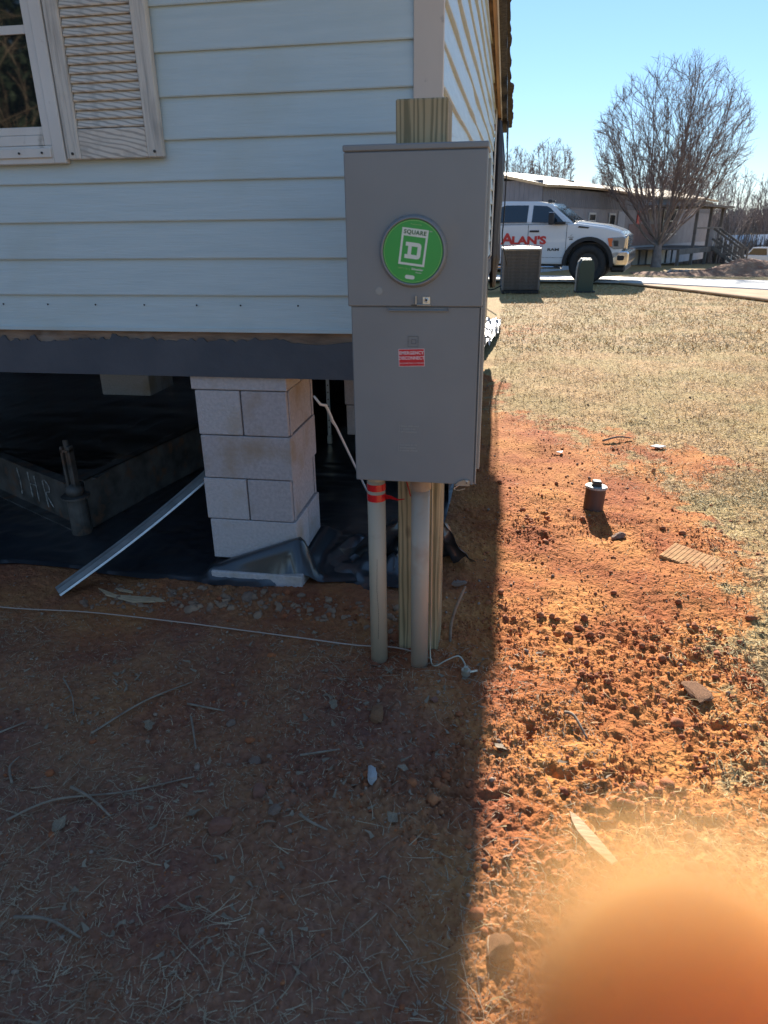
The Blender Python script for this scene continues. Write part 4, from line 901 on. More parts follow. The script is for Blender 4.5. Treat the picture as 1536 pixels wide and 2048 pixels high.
# ------------------------------------------------------------------ trees
def tree_segments(seed, H, Rc, zb, trunk_h, r0, nl=(16, 9, 7, 3), min_r=.006, curve=.55):
    """limbs run from the fork to the crown's surface, curving upward; side branches leave them at growing heights and end near the same surface"""
    rnd = random.Random(seed); segs = []; cz = zb + (H - zb) * .5; az = (H - zb) * .5; C_ = Vector((0, 0, cz)); F_ = Vector((0, 0, trunk_h))
    def surf(v_): v_ = v_.normalized(); return C_ + Vector((v_.x * Rc, v_.y * Rc, v_.z * az))
    def rad_(p): return math.sqrt((p.x / Rc) ** 2 + (p.y / Rc) ** 2 + ((p.z - cz) / az) ** 2)
    def bez(a, c, b_, n, r1, r2, j):
        P_ = []
        for k in range(n + 1):
            t = k / n; q = a * (1 - t) ** 2 + c * 2 * t * (1 - t) + b_ * t * t
            if 0 < k: q = q + Vector((rnd.gauss(0, j), rnd.gauss(0, j), rnd.gauss(0, j)))
            P_.append(q)
        for k in range(n): segs.append((P_[k], P_[k + 1], max(min_r, r1 + (r2 - r1) * k / n), max(min_r, r1 + (r2 - r1) * (k + 1) / n)))
        return P_
    def at_(P_, t): f_ = t * (len(P_) - 1); k = min(int(f_), len(P_) - 2); return P_[k].lerp(P_[k + 1], f_ - k), (P_[k + 1] - P_[k]).normalized()
    for i in range(nl[0]):
        u = (i + .5) / nl[0]; el = math.asin(1 - u * 1.25); a = i * 2.39996 + rnd.uniform(-.2, .2)
        E_ = surf(Vector((math.cos(a) * math.cos(el), math.sin(a) * math.cos(el), math.sin(el)))); E_ = C_ + (E_ - C_) * rnd.uniform(.82, 1.04)
        st = F_ - Vector((0, 0, rnd.uniform(0, trunk_h * .3))); hd_ = Vector((E_.x, E_.y, 0)); ct = st + hd_ * .62 + Vector((0, 0, (E_.z - st.z) * (.36 if E_.z > st.z + 1 else .1)))
        r1 = r0 * rnd.uniform(.20, .36); P0 = bez(st, ct, E_, 11, r1, min_r * 1.3, .03 * Rc / 3)
        for j in range(nl[1]):
            t = .14 + .80 * (j + rnd.random()) / nl[1]; p, d = at_(P0, t); v_ = (p - C_); v_ = Vector((v_.x / Rc, v_.y / Rc, v_.z / az)); w_ = (Vector((E_.x, E_.y, E_.z)) - C_).normalized() + Vector((rnd.gauss(0, .5), rnd.gauss(0, .5), rnd.gauss(.12, .42)))
            E2 = surf(w_); L_ = (E2 - p).length; mx = Rc * 1.15; E2 = p + (E2 - p) * min(1, mx / max(L_, .01)) * rnd.uniform(.82, 1.0); L_ = (E2 - p).length
            rr_ = max(min_r * 1.4, r1 * (1 - t) * .6); P1 = bez(p, p + d * L_ * .45 + Vector((0, 0, L_ * .04)), E2, 7, rr_, min_r, .022 * Rc / 3)
            for k in range(nl[2]):
                t2 = .12 + .86 * (k + rnd.random()) / nl[2]; q, d2 = at_(P1, t2); o_ = (q - C_).normalized()
                e = (d2 * .9 + o_ * .35 + Vector((rnd.gauss(0, .45), rnd.gauss(0, .45), rnd.gauss(.30, .3)))).normalized(); L2 = rnd.uniform(.16, .36) * Rc
                E3 = q + e * L2
                for _ in range(4):
                    if rad_(E3) > 1.02: E3 = q.lerp(E3, .75)
                P2 = bez(q, q + d2 * L2 * .4, E3, 4, max(min_r, rr_ * .45), min_r, .008 * Rc / 3)
                for m_ in range(nl[3]):
                    s_, d3 = at_(P2, rnd.uniform(.2, .95)); e3 = (d3 + Vector((rnd.gauss(0, .45), rnd.gauss(0, .45), rnd.gauss(.3, .3)))).normalized(); E4 = s_ + e3 * rnd.uniform(.06, .16) * Rc
                    if rad_(E4) < 1.09: segs.append((s_, E4, min_r, min_r * .7))
    tr = [(Vector((0, 0, -.3)), Vector((0, 0, .15)), r0 * 1.5, r0 * 1.1), (Vector((0, 0, .15)), F_, r0 * 1.1, r0 * .8)]
    return tr, segs
def seg_mesh(name, segs, k=3):
    n = len(segs); A = np.array([s[0] for s in segs]); B = np.array([s[1] for s in segs]); ra_ = np.array([s[2] for s in segs]); rb = np.array([s[3] for s in segs])
    D = B - A; D /= np.linalg.norm(D, axis=1, keepdims=True) + 1e-9
    ref = np.where(np.abs(D[:, 2:3]) > .9, np.array([[1., 0, 0]]), np.array([[0, 0, 1.]])); U = np.cross(D, ref); U /= np.linalg.norm(U, axis=1, keepdims=True); V_ = np.cross(D, U)
    vs = np.zeros((n, 2 * k, 3))
    for c in range(k):
        a = 2 * math.pi * c / k; o = U * math.cos(a) + V_ * math.sin(a)
        vs[:, c] = A + o * ra_[:, None]; vs[:, k + c] = B + o * rb[:, None]
    base_ = (np.arange(n) * 2 * k)[:, None]
    fs = np.concatenate([base_ + np.array([[c, (c + 1) % k, k + (c + 1) % k, k + c]]) for c in range(k)], 0)
    return npmesh(name, vs.reshape(-1, 3), fs, True)
tr, sg = tree_segments(5, 8.0, 3.05, 1.75, 1.0, .19, (18, 11, 9, 4), .0055)
big = sg
t0 = empty('bare_tree', (6.5, 31.6, float(terrain(31.6))), 'large round-crowned bare tree standing before the grey mobile home porch', 'tree')
link('trunk', seg_mesh('trunk', tr, 12), M['bark'], t0)
limbs = [s for s in sg if s[2] > .024]; tw = [s for s in sg if s[2] <= .024]
link('limbs', seg_mesh('limbs', limbs, 7), M['bark'], t0); link('crown', seg_mesh('crown', tw, 3), M['twig'], t0)
# distant rounded pair
tr2, sg2 = tree_segments(9, 13.2, 3.0, 6.5, 3.6, .2, (14, 10, 8, 3), .014)
mt, mc_ = seg_mesh('trunk', tr2, 8), seg_mesh('crown', sg2, 3)
mt.materials.append(M['bark']); mc_.materials.append(M['far_twig'])
for (x, y, s, lab) in ((0.0, 108, 1.05, 'small faraway bare tree just right of the house corner, the left one of two'), (4.9, 109, 1.12, 'small faraway bare tree above the tan roof, the right one of two'), (14.6, 130, .9, 'tiny bare tree top showing over the tan roof left of the big tree')):
    t_ = empty('bare_tree', (x, y, float(terrain(y)) - .2), lab, 'tree', rz=x); t_.scale = (s, s, s); link('trunk', mt, None, t_); link('crown', mc_, None, t_)
# wood on the right
var = []
for sd in (21, 22, 23):
    a, b_ = tree_segments(sd, 12.5, 2.6, 4.2, 2.8, .15, (9, 7, 6, 1), .017); a, b_ = seg_mesh('trunk', a, 6), seg_mesh('crown', b_, 3); a.materials.append(M['bark']); b_.materials.append(M['far_twig']); var.append((a, b_))
rw = random.Random(4)
for k in range(34):
    y = rw.uniform(70, 112); fx = rw.uniform(.175, .50) if k > 5 else rw.uniform(.13, .18); x = fx * (y + 2.7)
    t_ = empty('woodland_tree', (x, y, float(terrain(y)) - .1), 'bare grey tree of the wood edge behind the shed and porch', 'tree', 'bare trees of the wood at the right', rz=rw.uniform(0, 6)); s = rw.uniform(.6, .95) * (y / 88)
    t_.scale = (s, s, s * rw.uniform(.9, 1.1)); a, b_ = var[k % 3]; link('trunk', a, None, t_); link('crown', b_, None, t_)
# undergrowth of the wood: a brown tangle of stems
n = 26000; y = rng.uniform(62, 100, n); x = (rng.uniform(.13, .62, n)) * (y + 2.7); h = rng.uniform(.8, 3.4, n) * (.7 + .6 * vn(x, y, .15, 3))
A = np.stack([x, y, terrain(y) - .1], 1); B = A + np.stack([rng.normal(0, .5, n), rng.normal(0, .5, n), h], 1)
sgm = [(A[k], B[k], .05, .012) for k in range(n)]
tag(link('woodland_undergrowth', seg_mesh('woodland_undergrowth', sgm, 3), M['scrub']), 'brown tangled undergrowth at the foot of the wood on the right', 'undergrowth', kind='stuff')
# low tree line on the whole horizon
n = 16000; a = rng.uniform(-.9, 1.1, n); y = rng.uniform(210, 260, n); x = a * y; h = 4.2 + 2.5 * vn(x, y, .03, 8) + rng.normal(0, .8, n)
A = np.stack([x, y, terrain(y) - .2], 1); B = A + np.stack([rng.normal(0, 1.3, n), rng.normal(0, 1., n), h], 1)
tag(link('distant_woods', seg_mesh('distant_woods', [(A[k], B[k], .22, .05) for k in range(n)], 3), M['scrub']), 'far brown line of bare woods along the horizon', 'woods', kind='stuff')

# vegetation behind the photographer that the window pane mirrors
def leafmass(name, c, Rx, Ry, Rz, n, size, m, seed):
    g = np.random.default_rng(seed); u = g.normal(size=(n, 3)); u /= np.linalg.norm(u, axis=1, keepdims=True); rr = g.random(n) ** .45
    p = u * rr[:, None] * np.array([Rx, Ry, Rz]) * (.75 + .5 * vn(u[:, 0] * 2 + 5, u[:, 2] * 2 + u[:, 1], 1.6, seed))[:, None] + np.array(c)
    e1 = g.normal(size=(n, 3)); e1 /= np.linalg.norm(e1, axis=1, keepdims=True); e2 = np.cross(e1, g.normal(size=(n, 3))); e2 /= np.linalg.norm(e2, axis=1, keepdims=True)
    s = size * g.uniform(.6, 1.3, (n, 1)); vs = np.stack([p - e1 * s, p - e2 * s * .4, p + e1 * s, p + e2 * s * .4], 1).reshape(-1, 3)
    return npmesh(name, vs, np.arange(4 * n).reshape(-1, 4))
em = leafmass('crown', (0, 0, 2.6), 2.0, 2.0, 2.5, 16000, .10, M['ever'], 5); em.materials.append(M['ever'])
for k, (x, y) in enumerate(((-6.2, -8.5), (-9.2, -10.0), (-12.5, -10.5), (-4.2, -10.5), (-15.5, -12))):
    t_ = empty('evergreen_tree', (x, y, 0), 'dark evergreen tree mirrored in the window pane', 'tree', 'evergreens mirrored in the window', rz=k * 1.3); link('trunk', seg_mesh('trunk', [(Vector((0, 0, -.1)), Vector((0, 0, 4)), .12, .04)], 8), M['bark'], t_); link('crown', em, None, t_)
_, sgb = tree_segments(33, 4.0, 1.7, .3, .2, .05, (7, 5, 4, 1), .005); mbb = seg_mesh('branches', sgb, 3); mbb.materials.append(M['straw_near'])
for k, (x, y) in enumerate(((-4.6, -5.6), (-6.6, -6.6), (-8.8, -7.6))):
    t_ = empty('bare_shrub', (x, y, 0), 'tangle of bare pale shrub branches mirrored in the window pane', 'shrub', 'bare shrubs mirrored in the window', rz=k * 2.1); link('branches', mbb, None, t_); t_.scale = (1, 1, .95)

# ------------------------------------------------------------------ shed, far pickup, mound, stones
sd = empty('garden_shed', (20.2, 66.5, -2.75), 'pale blue shed with a white metal roof at the far right', 'shed', rz=R(22))
obj('wall', box(-1.9, 6.4, 0, 3.2, 0, 1.75), M['shed'], sd)
obj('roof', prism([(-.2, 1.72), (1.6, 2.45), (3.4, 1.72), (3.4, 1.80), (1.6, 2.55), (-.2, 1.80)], -2.1, 6.6, 'x'), M['shed_roof'], sd)
obj('door', box(1.9, 2.6, -.03, -.002, 0, 1.5), M['mh_frame'], sd); obj('corner_trim', box(-1.95, -1.85, -.03, -.001, 0, 1.75), M['mh_frame'], sd)
f2 = empty('far_pickup', (19.1, 58.0, -2.45), 'small white pickup truck parked far off before the shed', 'truck', rz=R(140))
obj('body', prism([(-2.4, .45), (-1.9, .42)] + arc(-1.5, .40, .42, 178, 2, 8) + [(1.1, .42)] + arc(1.6, .40, .42, 178, 2, 8) + [(2.5, .5), (2.5, .95), (1.2, 1.05), (-2.4, 1.05)], -.9, .9, 'y', .04), M['truck_white'], f2)
obj('cab', prism([(1.15, 1.0), (.65, 1.62), (-.5, 1.64), (-.75, 1.0)], -.78, .78, 'y', .05), M['truck_white'], f2)
for s in (-1, 1): obj('window', prism([(.95, 1.08), (.58, 1.54), (-.38, 1.55), (-.48, 1.08)], s * .785, s * .795), M['tglass'], f2)
for x in (-1.5, 1.6):
    for s in (-1, 1): o = link('wheel', mew, None, f2); o.location = (x, s * .78, .36); o.scale = (.78, .78, .78)
# mound
nx_, ny_ = 90, 60; X, Y = np.meshgrid(np.linspace(-2.6, 6.5, nx_), np.linspace(-2.2, 2.2, ny_))
Z = .50 * np.exp(-((X - .9) / 1.0) ** 2 - (Y / 1.1) ** 2) + .42 * np.exp(-((X - 3.2) / 1.6) ** 2 - (Y / 1.2) ** 2) + .12 * np.exp(-((X + .8) / 1.0) ** 2 - (Y / 1.) ** 2)
Z += (.10 * (vn(X, Y, 2.5, 50) - .5) + .07 * (vn(X, Y, 7, 51) - .5)) * np.clip(Z * 5, 0, 1) - .04
ii, jj = np.meshgrid(np.arange(ny_ - 1), np.arange(nx_ - 1), indexing='ij'); q = (ii * nx_ + jj).ravel()
o = link('dirt_mound', npmesh('dirt_mound', np.stack([X.ravel(), Y.ravel(), Z.ravel()], 1), np.stack([q, q + 1, q + nx_ + 1, q + nx_], 1), True), M['mound'], None, (7.2, 24.3, float(terrain(24.3)) + .02)); tag(o, 'low mound of red dirt and straw beyond the road at the right', 'dirt mound')
def rockmesh(seed, sub=3, amp=.35, flat_=.7):
    g = random.Random(seed); bm = bmesh.new(); bmesh.ops.create_icosphere(bm, subdivisions=sub, radius=1)
    pl = [(Vector((g.gauss(0, 1), g.gauss(0, 1), g.gauss(0, 1))).normalized(), g.uniform(.55, .85)) for _ in range(9)]
    for v_ in bm.verts:
        for n_, d in pl:
            e = v_.co.dot(n_) - d
            if e > 0: v_.co -= n_ * e * .9
        v_.co *= 1 + amp * .12 * g.gauss(0, 1)
        v_.co.z *= flat_
    for v_ in bm.verts: v_.co *= 1 + .10 * (float(vn(np.array(v_.co.x * 2 + v_.co.z), np.array(v_.co.y * 2 + 3), 1.5, seed)) - .5)
    me = bpy.data.meshes.new('rock'); bm.to_mesh(me); bm.free(); return me
RK = [rockmesh(k) for k in range(6)]
rr = random.Random(6)
for k in range(9):
    me = RK[k % 6].copy(); o = link('border_stone', me, M['grey_stone'], None, (5.75 + k * .21 + rr.uniform(-.04, .04), 24.9 + .02 * k, float(terrain(24.9)) + .08)); o.scale = (.13, .12, .13); o.rotation_euler = (0, 0, k)
    tag(o, 'rough grey-brown stone in the row left of the dirt mound', 'stone', 'stones in a row by the dirt mound')
o = link('ornament_pile', RK[2].copy(), M['rock'], None, (3.9, 26.9, float(terrain(27)) + .12)); o.scale = (.4, .2, .22); tag(o, 'dark heap of stones against the mobile home skirting right of the truck bumper', 'stone heap')

# ------------------------------------------------------------------ stones, sticks and litter near the camera
def rock(x, y, s, m, label, k=0, sq=(1, 1, 1), cat='stone'):
    o = link('stone' if cat == 'stone' else cat.replace(' ', '_'), RK[k % 6].copy(), m, None, G3(x, y, s * .3)); o.scale = (s * sq[0], s * sq[1], s * sq[2]); o.rotation_euler = (0, 0, k * 1.7); return tag(o, label, cat)
rock(-.10, -.885, .038, M['dirtlump'], 'cracked orange clay lump in front of the conduits', 1, (1, .85, .9))
rock(-.429, -1.40, .034, M['rock'], 'reddish brown chunk of rock in the shaded soil, biggest at lower left', 2, (1, .9, 1.1))
rock(-.371, -1.26, .024, M['rock'], 'angular red stone above the smaller square one, left of centre', 3)
rock(-.304, -1.323, .019, M['rock2'], 'small squarish tan stone just below the angular red stone', 4)
rock(.076, -.778, .015, M['rock'], 'small orange pebble right of the right conduit foot', 5)
rock(-.561, -.984, .016, M['rock2'], 'small pinkish pebble lying far left of the orange clay lump', 0)
rock(.10, .05, .03, M['rock2'], 'flat brown stone in the shade right of the post', 2, (1.3, .8, .5))
rock(-.79, -.20, .035, M['rock2'], 'rounded tan clod at the foot of the plastic sheet below the pier', 1)
rock(-.43, -1.13, .028, M['rock2'], 'dusty brown stone beside a dark crack, above the angular red stone', 5, (1, .7, .5))
rock(.95, -.60, .048, M['dirtlump'], 'flat orange clay plate in the sunlit soil at the right', 3, (1.3, 1.0, .2))
rock(.31, -1.63, .035, M['dirtlump'], 'crumbly pale clay lump at the shadow edge near the bottom', 0, (1, 1, .8))
rock(.86, .68, .04, M['rock2'], 'dark stone in the dug soil just below the cleanout pipe', 4, (1.1, .6, .8))
rock(-.062, -1.167, .022, M['trash'], 'crumpled whitish wad lying on the shaded soil below the conduits', 2, (.7, 1.9, .9), 'litter')
def stick(pts, r, label, m='stick', cat='stick'):
    P_ = spline([G3(x, y, r + .004 + h) for x, y, h in pts], 5); rad_ = [r * (1 - .5 * k / len(P_)) for k in range(len(P_))]
    o = obj('stick', tube(P_, rad_, 6), M[m], smooth=True); return tag(o, label, cat)
stick([(-.971, -1.115, 0), (-.883, -.938, .01), (-.77, -.81, 0)], .004, 'long thin curved stick lying in the shade left of the orange clay lump')
stick([(-1.213, -.883, .02), (-1.14, -.95, .01), (-1.089, -1.028, 0)], .003, 'short dark bent twig near the left edge below the copper wire')
stick([(-.738, -.921, 0), (-.598, -.942, .004)], .004, 'short straight twig lying level just above the upright-lying one')
stick([(-.695, -.987, .012), (-.665, -1.04, .004), (-.622, -1.118, 0)], .004, 'grey twig pointing down the picture left of the pinkish pebble')
stick([(-.901, -1.338, .004), (-.82, -1.37, .008), (-.741, -1.41, 0)], .005, 'stout grey stick crossing the straw patch at lower left')
stick([(-1.011, -1.47, 0), (-.923, -1.388, .008), (-.747, -1.323, .004), (-.574, -1.237, 0)], .004, 'longest pale stick running up to the right through the lower left straw')
stick([(-.23, -1.332, .008), (-.19, -1.36, .01), (-.144, -1.37, 0)], .0045, 'short curved grey stick right of the small squarish tan stone')
stick([(-.807, -1.723, 0), (-.72, -1.72, .01), (-.631, -1.739, 0)], .0045, 'brown stick lying in the straw near the bottom left corner')
stick([(-.297, -1.10, 0), (-.182, -1.06, .006)], .004, 'pale twig to the left of the crumpled whitish wad')
stick([(-1.09, -1.338, 0), (-1.13, -1.29, .006), (-1.134, -1.242, 0)], .004, 'short twig at the left edge above the straw patch')
stick([(-1.29, -1.17, 0), (-1.213, -1.092, .004)], .004, 'twig cut off by the left picture edge')
stick([(.50, -.80, .0), (.526, -.83, .01), (.56, -.91, 0)], .006, 'short pale split stick in the sunlit churned soil')
stick([(.964, 2.333, .0), (1.07, 2.38, .012), (1.173, 2.422, .0)], .009, 'reddish stick lying on the sunlit lawn beyond the cleanout')
def shard(poly, th, m, label, up=.006, cat='wood scrap', nm='wood_scrap', tilt=(0, 0)):
    cx_ = sum(p[0] for p in poly) / len(poly); cy_ = sum(p[1] for p in poly) / len(poly)
    bm = prism([(a - cx_, b_ - cy_) for a, b_ in poly], 0, th, 'z', th * .15); o = obj(nm, bm, M[m], None, G3(cx_, cy_, up)); o.rotation_euler = (tilt[0], tilt[1], 0); return tag(o, label, cat)
shard([(-1.476, -.215), (-1.36, -.262), (-1.16, -.26), (-1.12, -.285), (-1.26, -.31), (-1.40, -.272)], .006, 'palewood', 'splintered pale wood scrap on the soil beside the foot of the metal trim')
shard([(-1.40, -.20), (-1.31, -.215), (-1.30, -.232), (-1.37, -.222)], .005, 'palewood', 'smaller pale splinter just above the wood scrap beside the metal trim')
shard([(.485, -1.215), (.51, -1.235), (.548, -1.29), (.592, -1.36), (.575, -1.372), (.53, -1.325), (.50, -1.28), (.49, -1.25)], .007, 'palewood', 'long flat pale wood chip in the sunlit straw near the bottom', .012)
brd = empty('buried_board', (1.21, .44, float(gz(1.21, .44)) - .001), 'half-buried tan board with a slatted top in the orange soil right of the cleanout', 'board', rz=R(-36)); brd.rotation_euler = (R(3), R(3.5), R(-36))
bw_ = box(-.17, .20, -.10, .07, -.02, .004, .003); obj('board', bw_, M['claywood'], brd)
for k in range(18): obj('slat', box(-.165 + k * .020, -.153 + k * .020, -.095, .065, .0042, .0053, .0004), M['claywood'], brd)
shard([(1.27, 2.23), (1.33, 2.20), (1.38, 2.24), (1.32, 2.27)], .008, 'trash', 'white scrap lying on the sunlit lawn right of the reddish stick', .01, 'litter', 'litter')
shard([(.62, 2.02), (.66, 2.0), (.67, 2.05)], .006, 'trash', 'tiny white scrap on the red soil before the lawn', .01, 'litter', 'litter')
# leaves
def leaf(x, y, s, label, k, m='leaf'):
    bm = bmesh.new(); n = 10; L_ = []
    for t in np.linspace(0, 1, n):
        w = math.sin(t * math.pi) ** .7 * .32 * (1 + .3 * math.sin(t * 9 + k)); z = .25 * math.sin(t * 3 + k) * .3
        L_.append([bm.verts.new((t - .5, -w, z + .10 * abs(w))), bm.verts.new((t - .5, 0, z)), bm.verts.new((t - .5, w, z + .13))])
    for r in range(n - 1):
        for c in range(2): bm.faces.new((L_[r][c], L_[r + 1][c], L_[r + 1][c + 1], L_[r][c + 1]))
    o = obj('dry_leaf', bm, M[m], None, G3(x, y, .012)); o.scale = (s, s, s); o.rotation_euler = (.2 * math.sin(k), .2 * math.cos(k * 2), k * 1.9); return tag(o, label, 'leaf')
leaf(-.81, -1.05, .05, 'torn tan leaf by the short gray twigs at left', 1)
leaf(-.52, -1.365, .045, 'pale curled leaf touching the reddish brown rock', 2)
leaf(.02, -1.31, .04, 'pale dry leaf in the shade right of the whitish wad', 3)
leaf(-.86, -1.46, .05, 'grey-brown leaf in the straw patch at lower left', 4)
leaf(.02, -1.12, .035, 'small pale leaf right of and above the whitish wad', 5)
leaf(-.25, -.86, .045, 'pinkish dry leaf left of the orange clay lump', 6)
leaf(.30, -.98, .05, 'bright pale leaf in the churned soil by the shadow edge', 8)
leaf(-.60, -1.95, .05, 'light leaf by the bottom edge at left', 9)

# ------------------------------------------------------------------ crumbs, pebbles, straw, lawn (stuff)
def scatter_lumps(name, x, y, s, m, label, sub, cat, sink=.25):
    bm = bmesh.new(); bmesh.ops.create_icosphere(bm, subdivisions=sub, radius=1) if sub else bmesh.ops.create_cone(bm, cap_ends=True, segments=4, radius1=1, radius2=.3, depth=1.2)
    tv = np.array([v_.co[:] for v_ in bm.verts]); bmesh.ops.triangulate(bm, faces=bm.faces[:]); tf = np.array([[q_.index for q_ in f_.verts] for f_ in bm.faces]); bm.free()
    n = len(x); nv = len(tv); a = rng.uniform(0, 6.28, n); ca, sa = np.cos(a)[:, None], np.sin(a)[:, None]
    P_ = tv[None] * (1 + rng.normal(0, .16, (n, nv, 1))); sc = rng.uniform(.65, 1.25, (n, 1, 3)) * s[:, None, None]; sc[:, :, 2] *= .75; P_ = P_ * sc
    X_ = P_[:, :, 0] * ca - P_[:, :, 1] * sa; Y_ = P_[:, :, 0] * sa + P_[:, :, 1] * ca
    z0 = gz(x, y) + s * sink
    V = np.stack([X_ + x[:, None], Y_ + y[:, None], P_[:, :, 2] + z0[:, None]], -1).reshape(-1, 3)
    F = (tf[None] + (np.arange(n) * nv)[:, None, None]).reshape(-1, 3)
    return tag(link(name, npmesh(name, V, F), M[m]), label, cat, kind='stuff')
def pick(n, x0, x1, y0, y1, dens):
    ox, oy = [], []; tot = 0
    while tot < n:
        x = rng.uniform(x0, x1, n * 2); y = rng.uniform(y0, y1, n * 2); k = rng.random(n * 2) < dens(x, y) * (1 - (y > -.1) * (x < .05)); ox.append(x[k]); oy.append(y[k]); tot += k.sum()
    return np.concatenate(ox)[:n], np.concatenate(oy)[:n]
x, y = pick(3000, -1.6, 2.0, -2.1, 2.2, lambda x, y: np.clip(.015 + rough_mask(x, y) ** 1.3 * ss(vn(x, y, 3.2, 44) + .3 * vn(x, y, 9, 45), .5, .9) * (.2 + vn(x, y, 11, 70)) ** 2, 0, 1) * (.22 + .78 * ss(x, 0, .25)) * (1 - .6 * thatch(x, y)))
s = np.clip(rng.lognormal(math.log(.0036), .68, len(x)), .0016, .022)
scatter_lumps('soil_crumbs', x, y, s, 'clod', 'crumbly red clay clods over the churned soil', 1, 'soil crumbs')
x, y = pick(42000, -1.6, 2.2, -2.1, 3.2, lambda x, y: np.clip(.015 + (.15 + rough_mask(x, y)) * vn(x, y, 4, 90) ** 1.5 * np.maximum(0, vn(x, y, 14, 91) * 1.6 - .45), 0, 1) * (.3 + .7 * ss(x, 0, .25)) * (1 - .5 * thatch(x, y)))
s = np.clip(rng.lognormal(math.log(.0021), .45, len(x)), .0009, .006)
scatter_lumps('fine_soil_crumbs', x, y, s, 'clod', 'fine red clay crumbs over the bare soil', 0, 'soil crumbs')
x, y = pick(6000, -2.0, 2.6, -2.2, 5, lambda x, y: .15 + .5 * vn(x, y, 3, 71) ** 2)
s = np.clip(rng.lognormal(math.log(.0026), .5, len(x)), .001, .010)
scatter_lumps('pebbles', x, y, s, 'pebble', 'small tan pebbles and grit strewn over the soil', 1, 'pebbles', .35)
x, y = pick(380, -1.5, -.1, -.36, -.14, lambda x, y: .2 + .8 * vn(x, y, 5, 72)); s = np.clip(rng.lognormal(math.log(.0075), .55, len(x)), .003, .028)
scatter_lumps('loose_clods', x, y, s, 'earthclod', 'loose tan clods banked along the edge of the plastic sheet', 2, 'clods', -.15)
def blades(name, x, y, L_, w, m, label, cat, seg=3, lift=.35, curl=1.0, flat_=False, kind='stuff'):
    n = len(x); a = rng.uniform(0, 2 * math.pi, n); el = np.abs(rng.normal(0, lift, n)); k = rng.normal(0, 1, n) * curl
    z = gz(x, y) + .002; P_ = np.stack([x, y, z], 1); V = np.zeros((n, (seg + 1) * 2, 3)); ww = w * rng.uniform(.6, 1.4, n)
    for s_ in range(seg + 1):
        t = s_ / seg; wd = ww * (1 - .8 * t)[..., None] if False else ww * (1 - .75 * t)
        side = np.stack([-np.sin(a), np.cos(a), .5 * np.sin(k * 3)], 1); V[:, 2 * s_] = P_ + side * wd[:, None] * .5; V[:, 2 * s_ + 1] = P_ - side * wd[:, None] * .5
        P_ = P_ + np.stack([np.cos(a) * np.cos(el), np.sin(a) * np.cos(el), np.sin(el)], 1) * (L_ / seg)[:, None]; a = a + k * .5; el = el - .45 * lift * 2 * (1 if s_ else .5)
        P_[:, 2] = np.maximum(P_[:, 2], gz(P_[:, 0], P_[:, 1]) + .002)
    F = np.concatenate([(np.arange(n) * 2 * (seg + 1))[:, None] + np.array([[2 * s_, 2 * s_ + 1, 2 * s_ + 3, 2 * s_ + 2]]) for s_ in range(seg)], 0)
    return tag(link(name, npmesh(name, V.reshape(-1, 3), F), M[m]), label, cat, kind=kind)
bare = lambda x, y: 1 - (x < .1) * (y > -.16)
# straw strands in the shade, lower left and across the dug soil
x, y = pick(3000, -1.9, .5, -2.15, -.42, lambda x, y: np.clip(.03 + .9 * ss(-y - 1.25 + .3 * (vn(x, y, 2, 80) - .5), 0, .6) * (.3 + vn(x, y, 3, 81)) + .6 * ss(vn(x, y, 2.4, 82), .55, .8), 0, 1))
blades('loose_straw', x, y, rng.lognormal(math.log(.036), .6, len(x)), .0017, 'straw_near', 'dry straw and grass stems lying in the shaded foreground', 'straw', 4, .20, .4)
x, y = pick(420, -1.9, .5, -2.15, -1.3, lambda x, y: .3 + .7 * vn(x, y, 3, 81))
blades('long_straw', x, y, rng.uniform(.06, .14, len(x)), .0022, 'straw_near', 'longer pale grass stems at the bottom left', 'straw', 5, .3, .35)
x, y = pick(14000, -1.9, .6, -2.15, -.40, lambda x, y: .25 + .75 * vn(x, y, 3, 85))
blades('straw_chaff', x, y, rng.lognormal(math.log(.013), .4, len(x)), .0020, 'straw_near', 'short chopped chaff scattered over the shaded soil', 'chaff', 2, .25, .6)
x, y = pick(420, -1.9, .6, -2.15, -.40, lambda x, y: .1 + .9 * ss(vn(x, y, 2.2, 86), .4, .7))
blades('leaf_bits', x, y, rng.uniform(.012, .032, len(x)), .011, 'leaf', 'broken brown leaf bits over the shaded soil', 'leaf litter', 2, .3, .8)
# sunlit straw near
x, y = pick(21000, .25, 2.3, -1.9, 1.8, lambda x, y: np.clip(thatch(x, y) * (.4 + vn(x, y, 5, 83)) + .02, 0, 1))
blades('dead_grass', x, y, rng.lognormal(math.log(.032), .4, len(x)), .0028, 'straw', 'short dead grass on the sunlit soil at lower right', 'grass', 3, .45, .9)
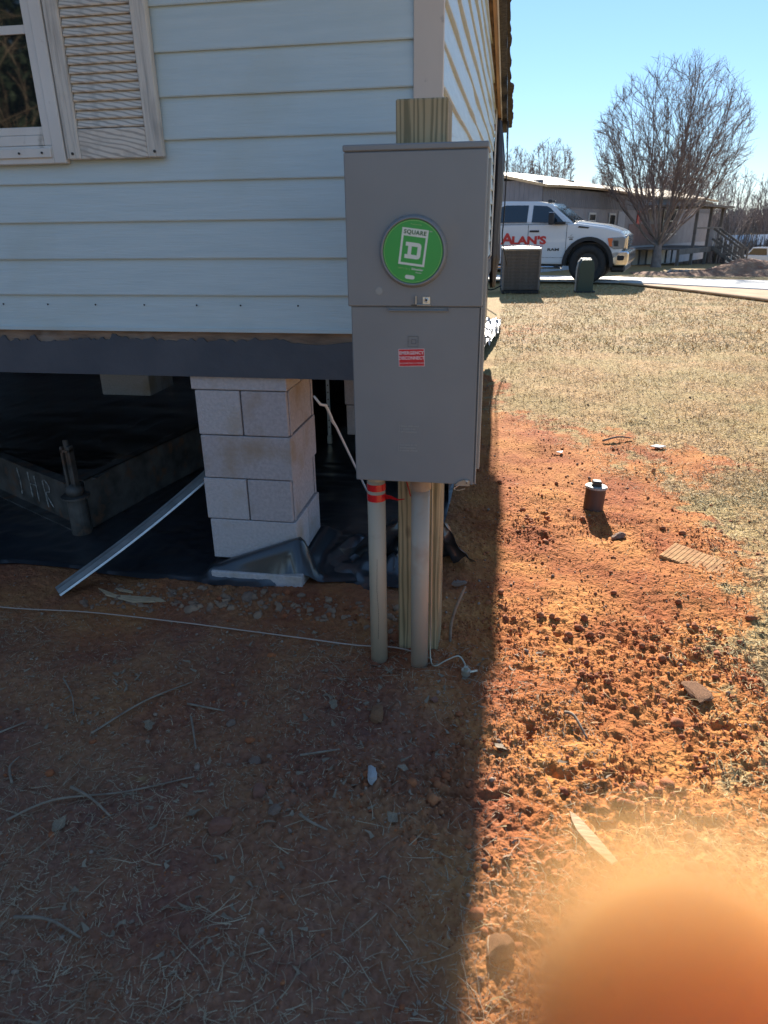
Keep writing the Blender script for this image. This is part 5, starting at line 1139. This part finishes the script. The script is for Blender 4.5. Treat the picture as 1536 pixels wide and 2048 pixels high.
# lawn
def lawn(n, y0, y1, L0, w, nm, lab):
    yy = []; xx = []; tot = 0
    while tot < n:
        y = y0 + (y1 - y0) * rng.random(n); x = rng.uniform(-.02, .62, n) * (y + 2.7) * 1.15 + .1
        k = (rng.random(n) < np.clip(thatch(x, y) * (.35 + .9 * vn(x, y, 2.2, 84)), 0, 1)) & (x > .12) & (y < 16.3 - np.maximum(0, x - 2.6) * 1.55); xx.append(x[k]); yy.append(y[k]); tot += k.sum()
    x = np.concatenate(xx)[:n]; y = np.concatenate(yy)[:n]
    blades(nm, x, y, rng.lognormal(math.log(L0), .35, len(x)), w, 'straw', lab, 'grass', 2, .55, .8)
lawn(42000, 1.2, 6, .036, .0036, 'lawn_grass', 'dry tan lawn beyond the red soil')
lawn(42000, 6, 16.2, .05, .008, 'far_lawn_grass', 'dry tan lawn stretching to the road')

# ------------------------------------------------------------------ fingertip of the photographer, out of focus beside the lens
depth = .0255; tipc = CAM + (fw + cr * ((1385 - 768) / 1408) - cu * ((2070 - 1024) / 1408)) * depth
axis = (cr * .42 - cu * .86 + fw * .10).normalized(); nrm = (fw - axis * fw.dot(axis)).normalized(); sd_ = axis.cross(nrm)
fr_ = .0071; bm = bmesh.new(); rows = []; prof = [(-.98, .20), (-.9, .43), (-.7, .70), (-.4, .90), (0, 1.0), (.8, 1.05), (1.8, 1.07), (3.0, 1.10), (3.8, 1.18), (4.6, 1.15), (6.0, 1.20), (7.5, 1.34), (8.4, 1.32), (10, 1.35), (10.4, .9)]
for t, r in prof:
    bend = nrm * (.0 + .0009 * max(0, t - 3.5) ** 1.5 * .4)
    rows.append([bm.verts.new(tipc + axis * t * fr_ + bend + (sd_ * math.cos(a) * 1.05 + nrm * math.sin(a) * .90) * r * fr_) for a in np.linspace(0, 2 * math.pi, 24, endpoint=False)])
for r in range(len(rows) - 1):
    for c in range(24): bm.faces.new((rows[r][c], rows[r][(c + 1) % 24], rows[r + 1][(c + 1) % 24], rows[r + 1][c]))
bm.faces.new(rows[0]); bm.faces.new(rows[-1]); bmesh.ops.recalc_face_normals(bm, faces=bm.faces[:])
fg = obj('finger', bm, M['skin'], smooth=True); sb = fg.modifiers.new('sub', 'SUBSURF'); sb.levels = 1; sb.render_levels = 2
tag(fg, 'out-of-focus fingertip of the photographer at the lower right corner', 'finger')
bm = bmesh.new(); g = [[bm.verts.new(tipc + axis * (t * fr_) + (sd_ * math.sin(u) * 1.06 + nrm * math.cos(u) * .93) * fr_ * (1.0 if t > -.3 else .9)) for u in np.linspace(-.85, .85, 9)] for t in np.linspace(-.5, 1.5, 8)]
for a in range(7):
    for b_ in range(8): bm.faces.new((g[a][b_], g[a + 1][b_], g[a + 1][b_ + 1], g[a][b_ + 1]))
obj('fingernail', bm, M['nail'], fg, smooth=True)
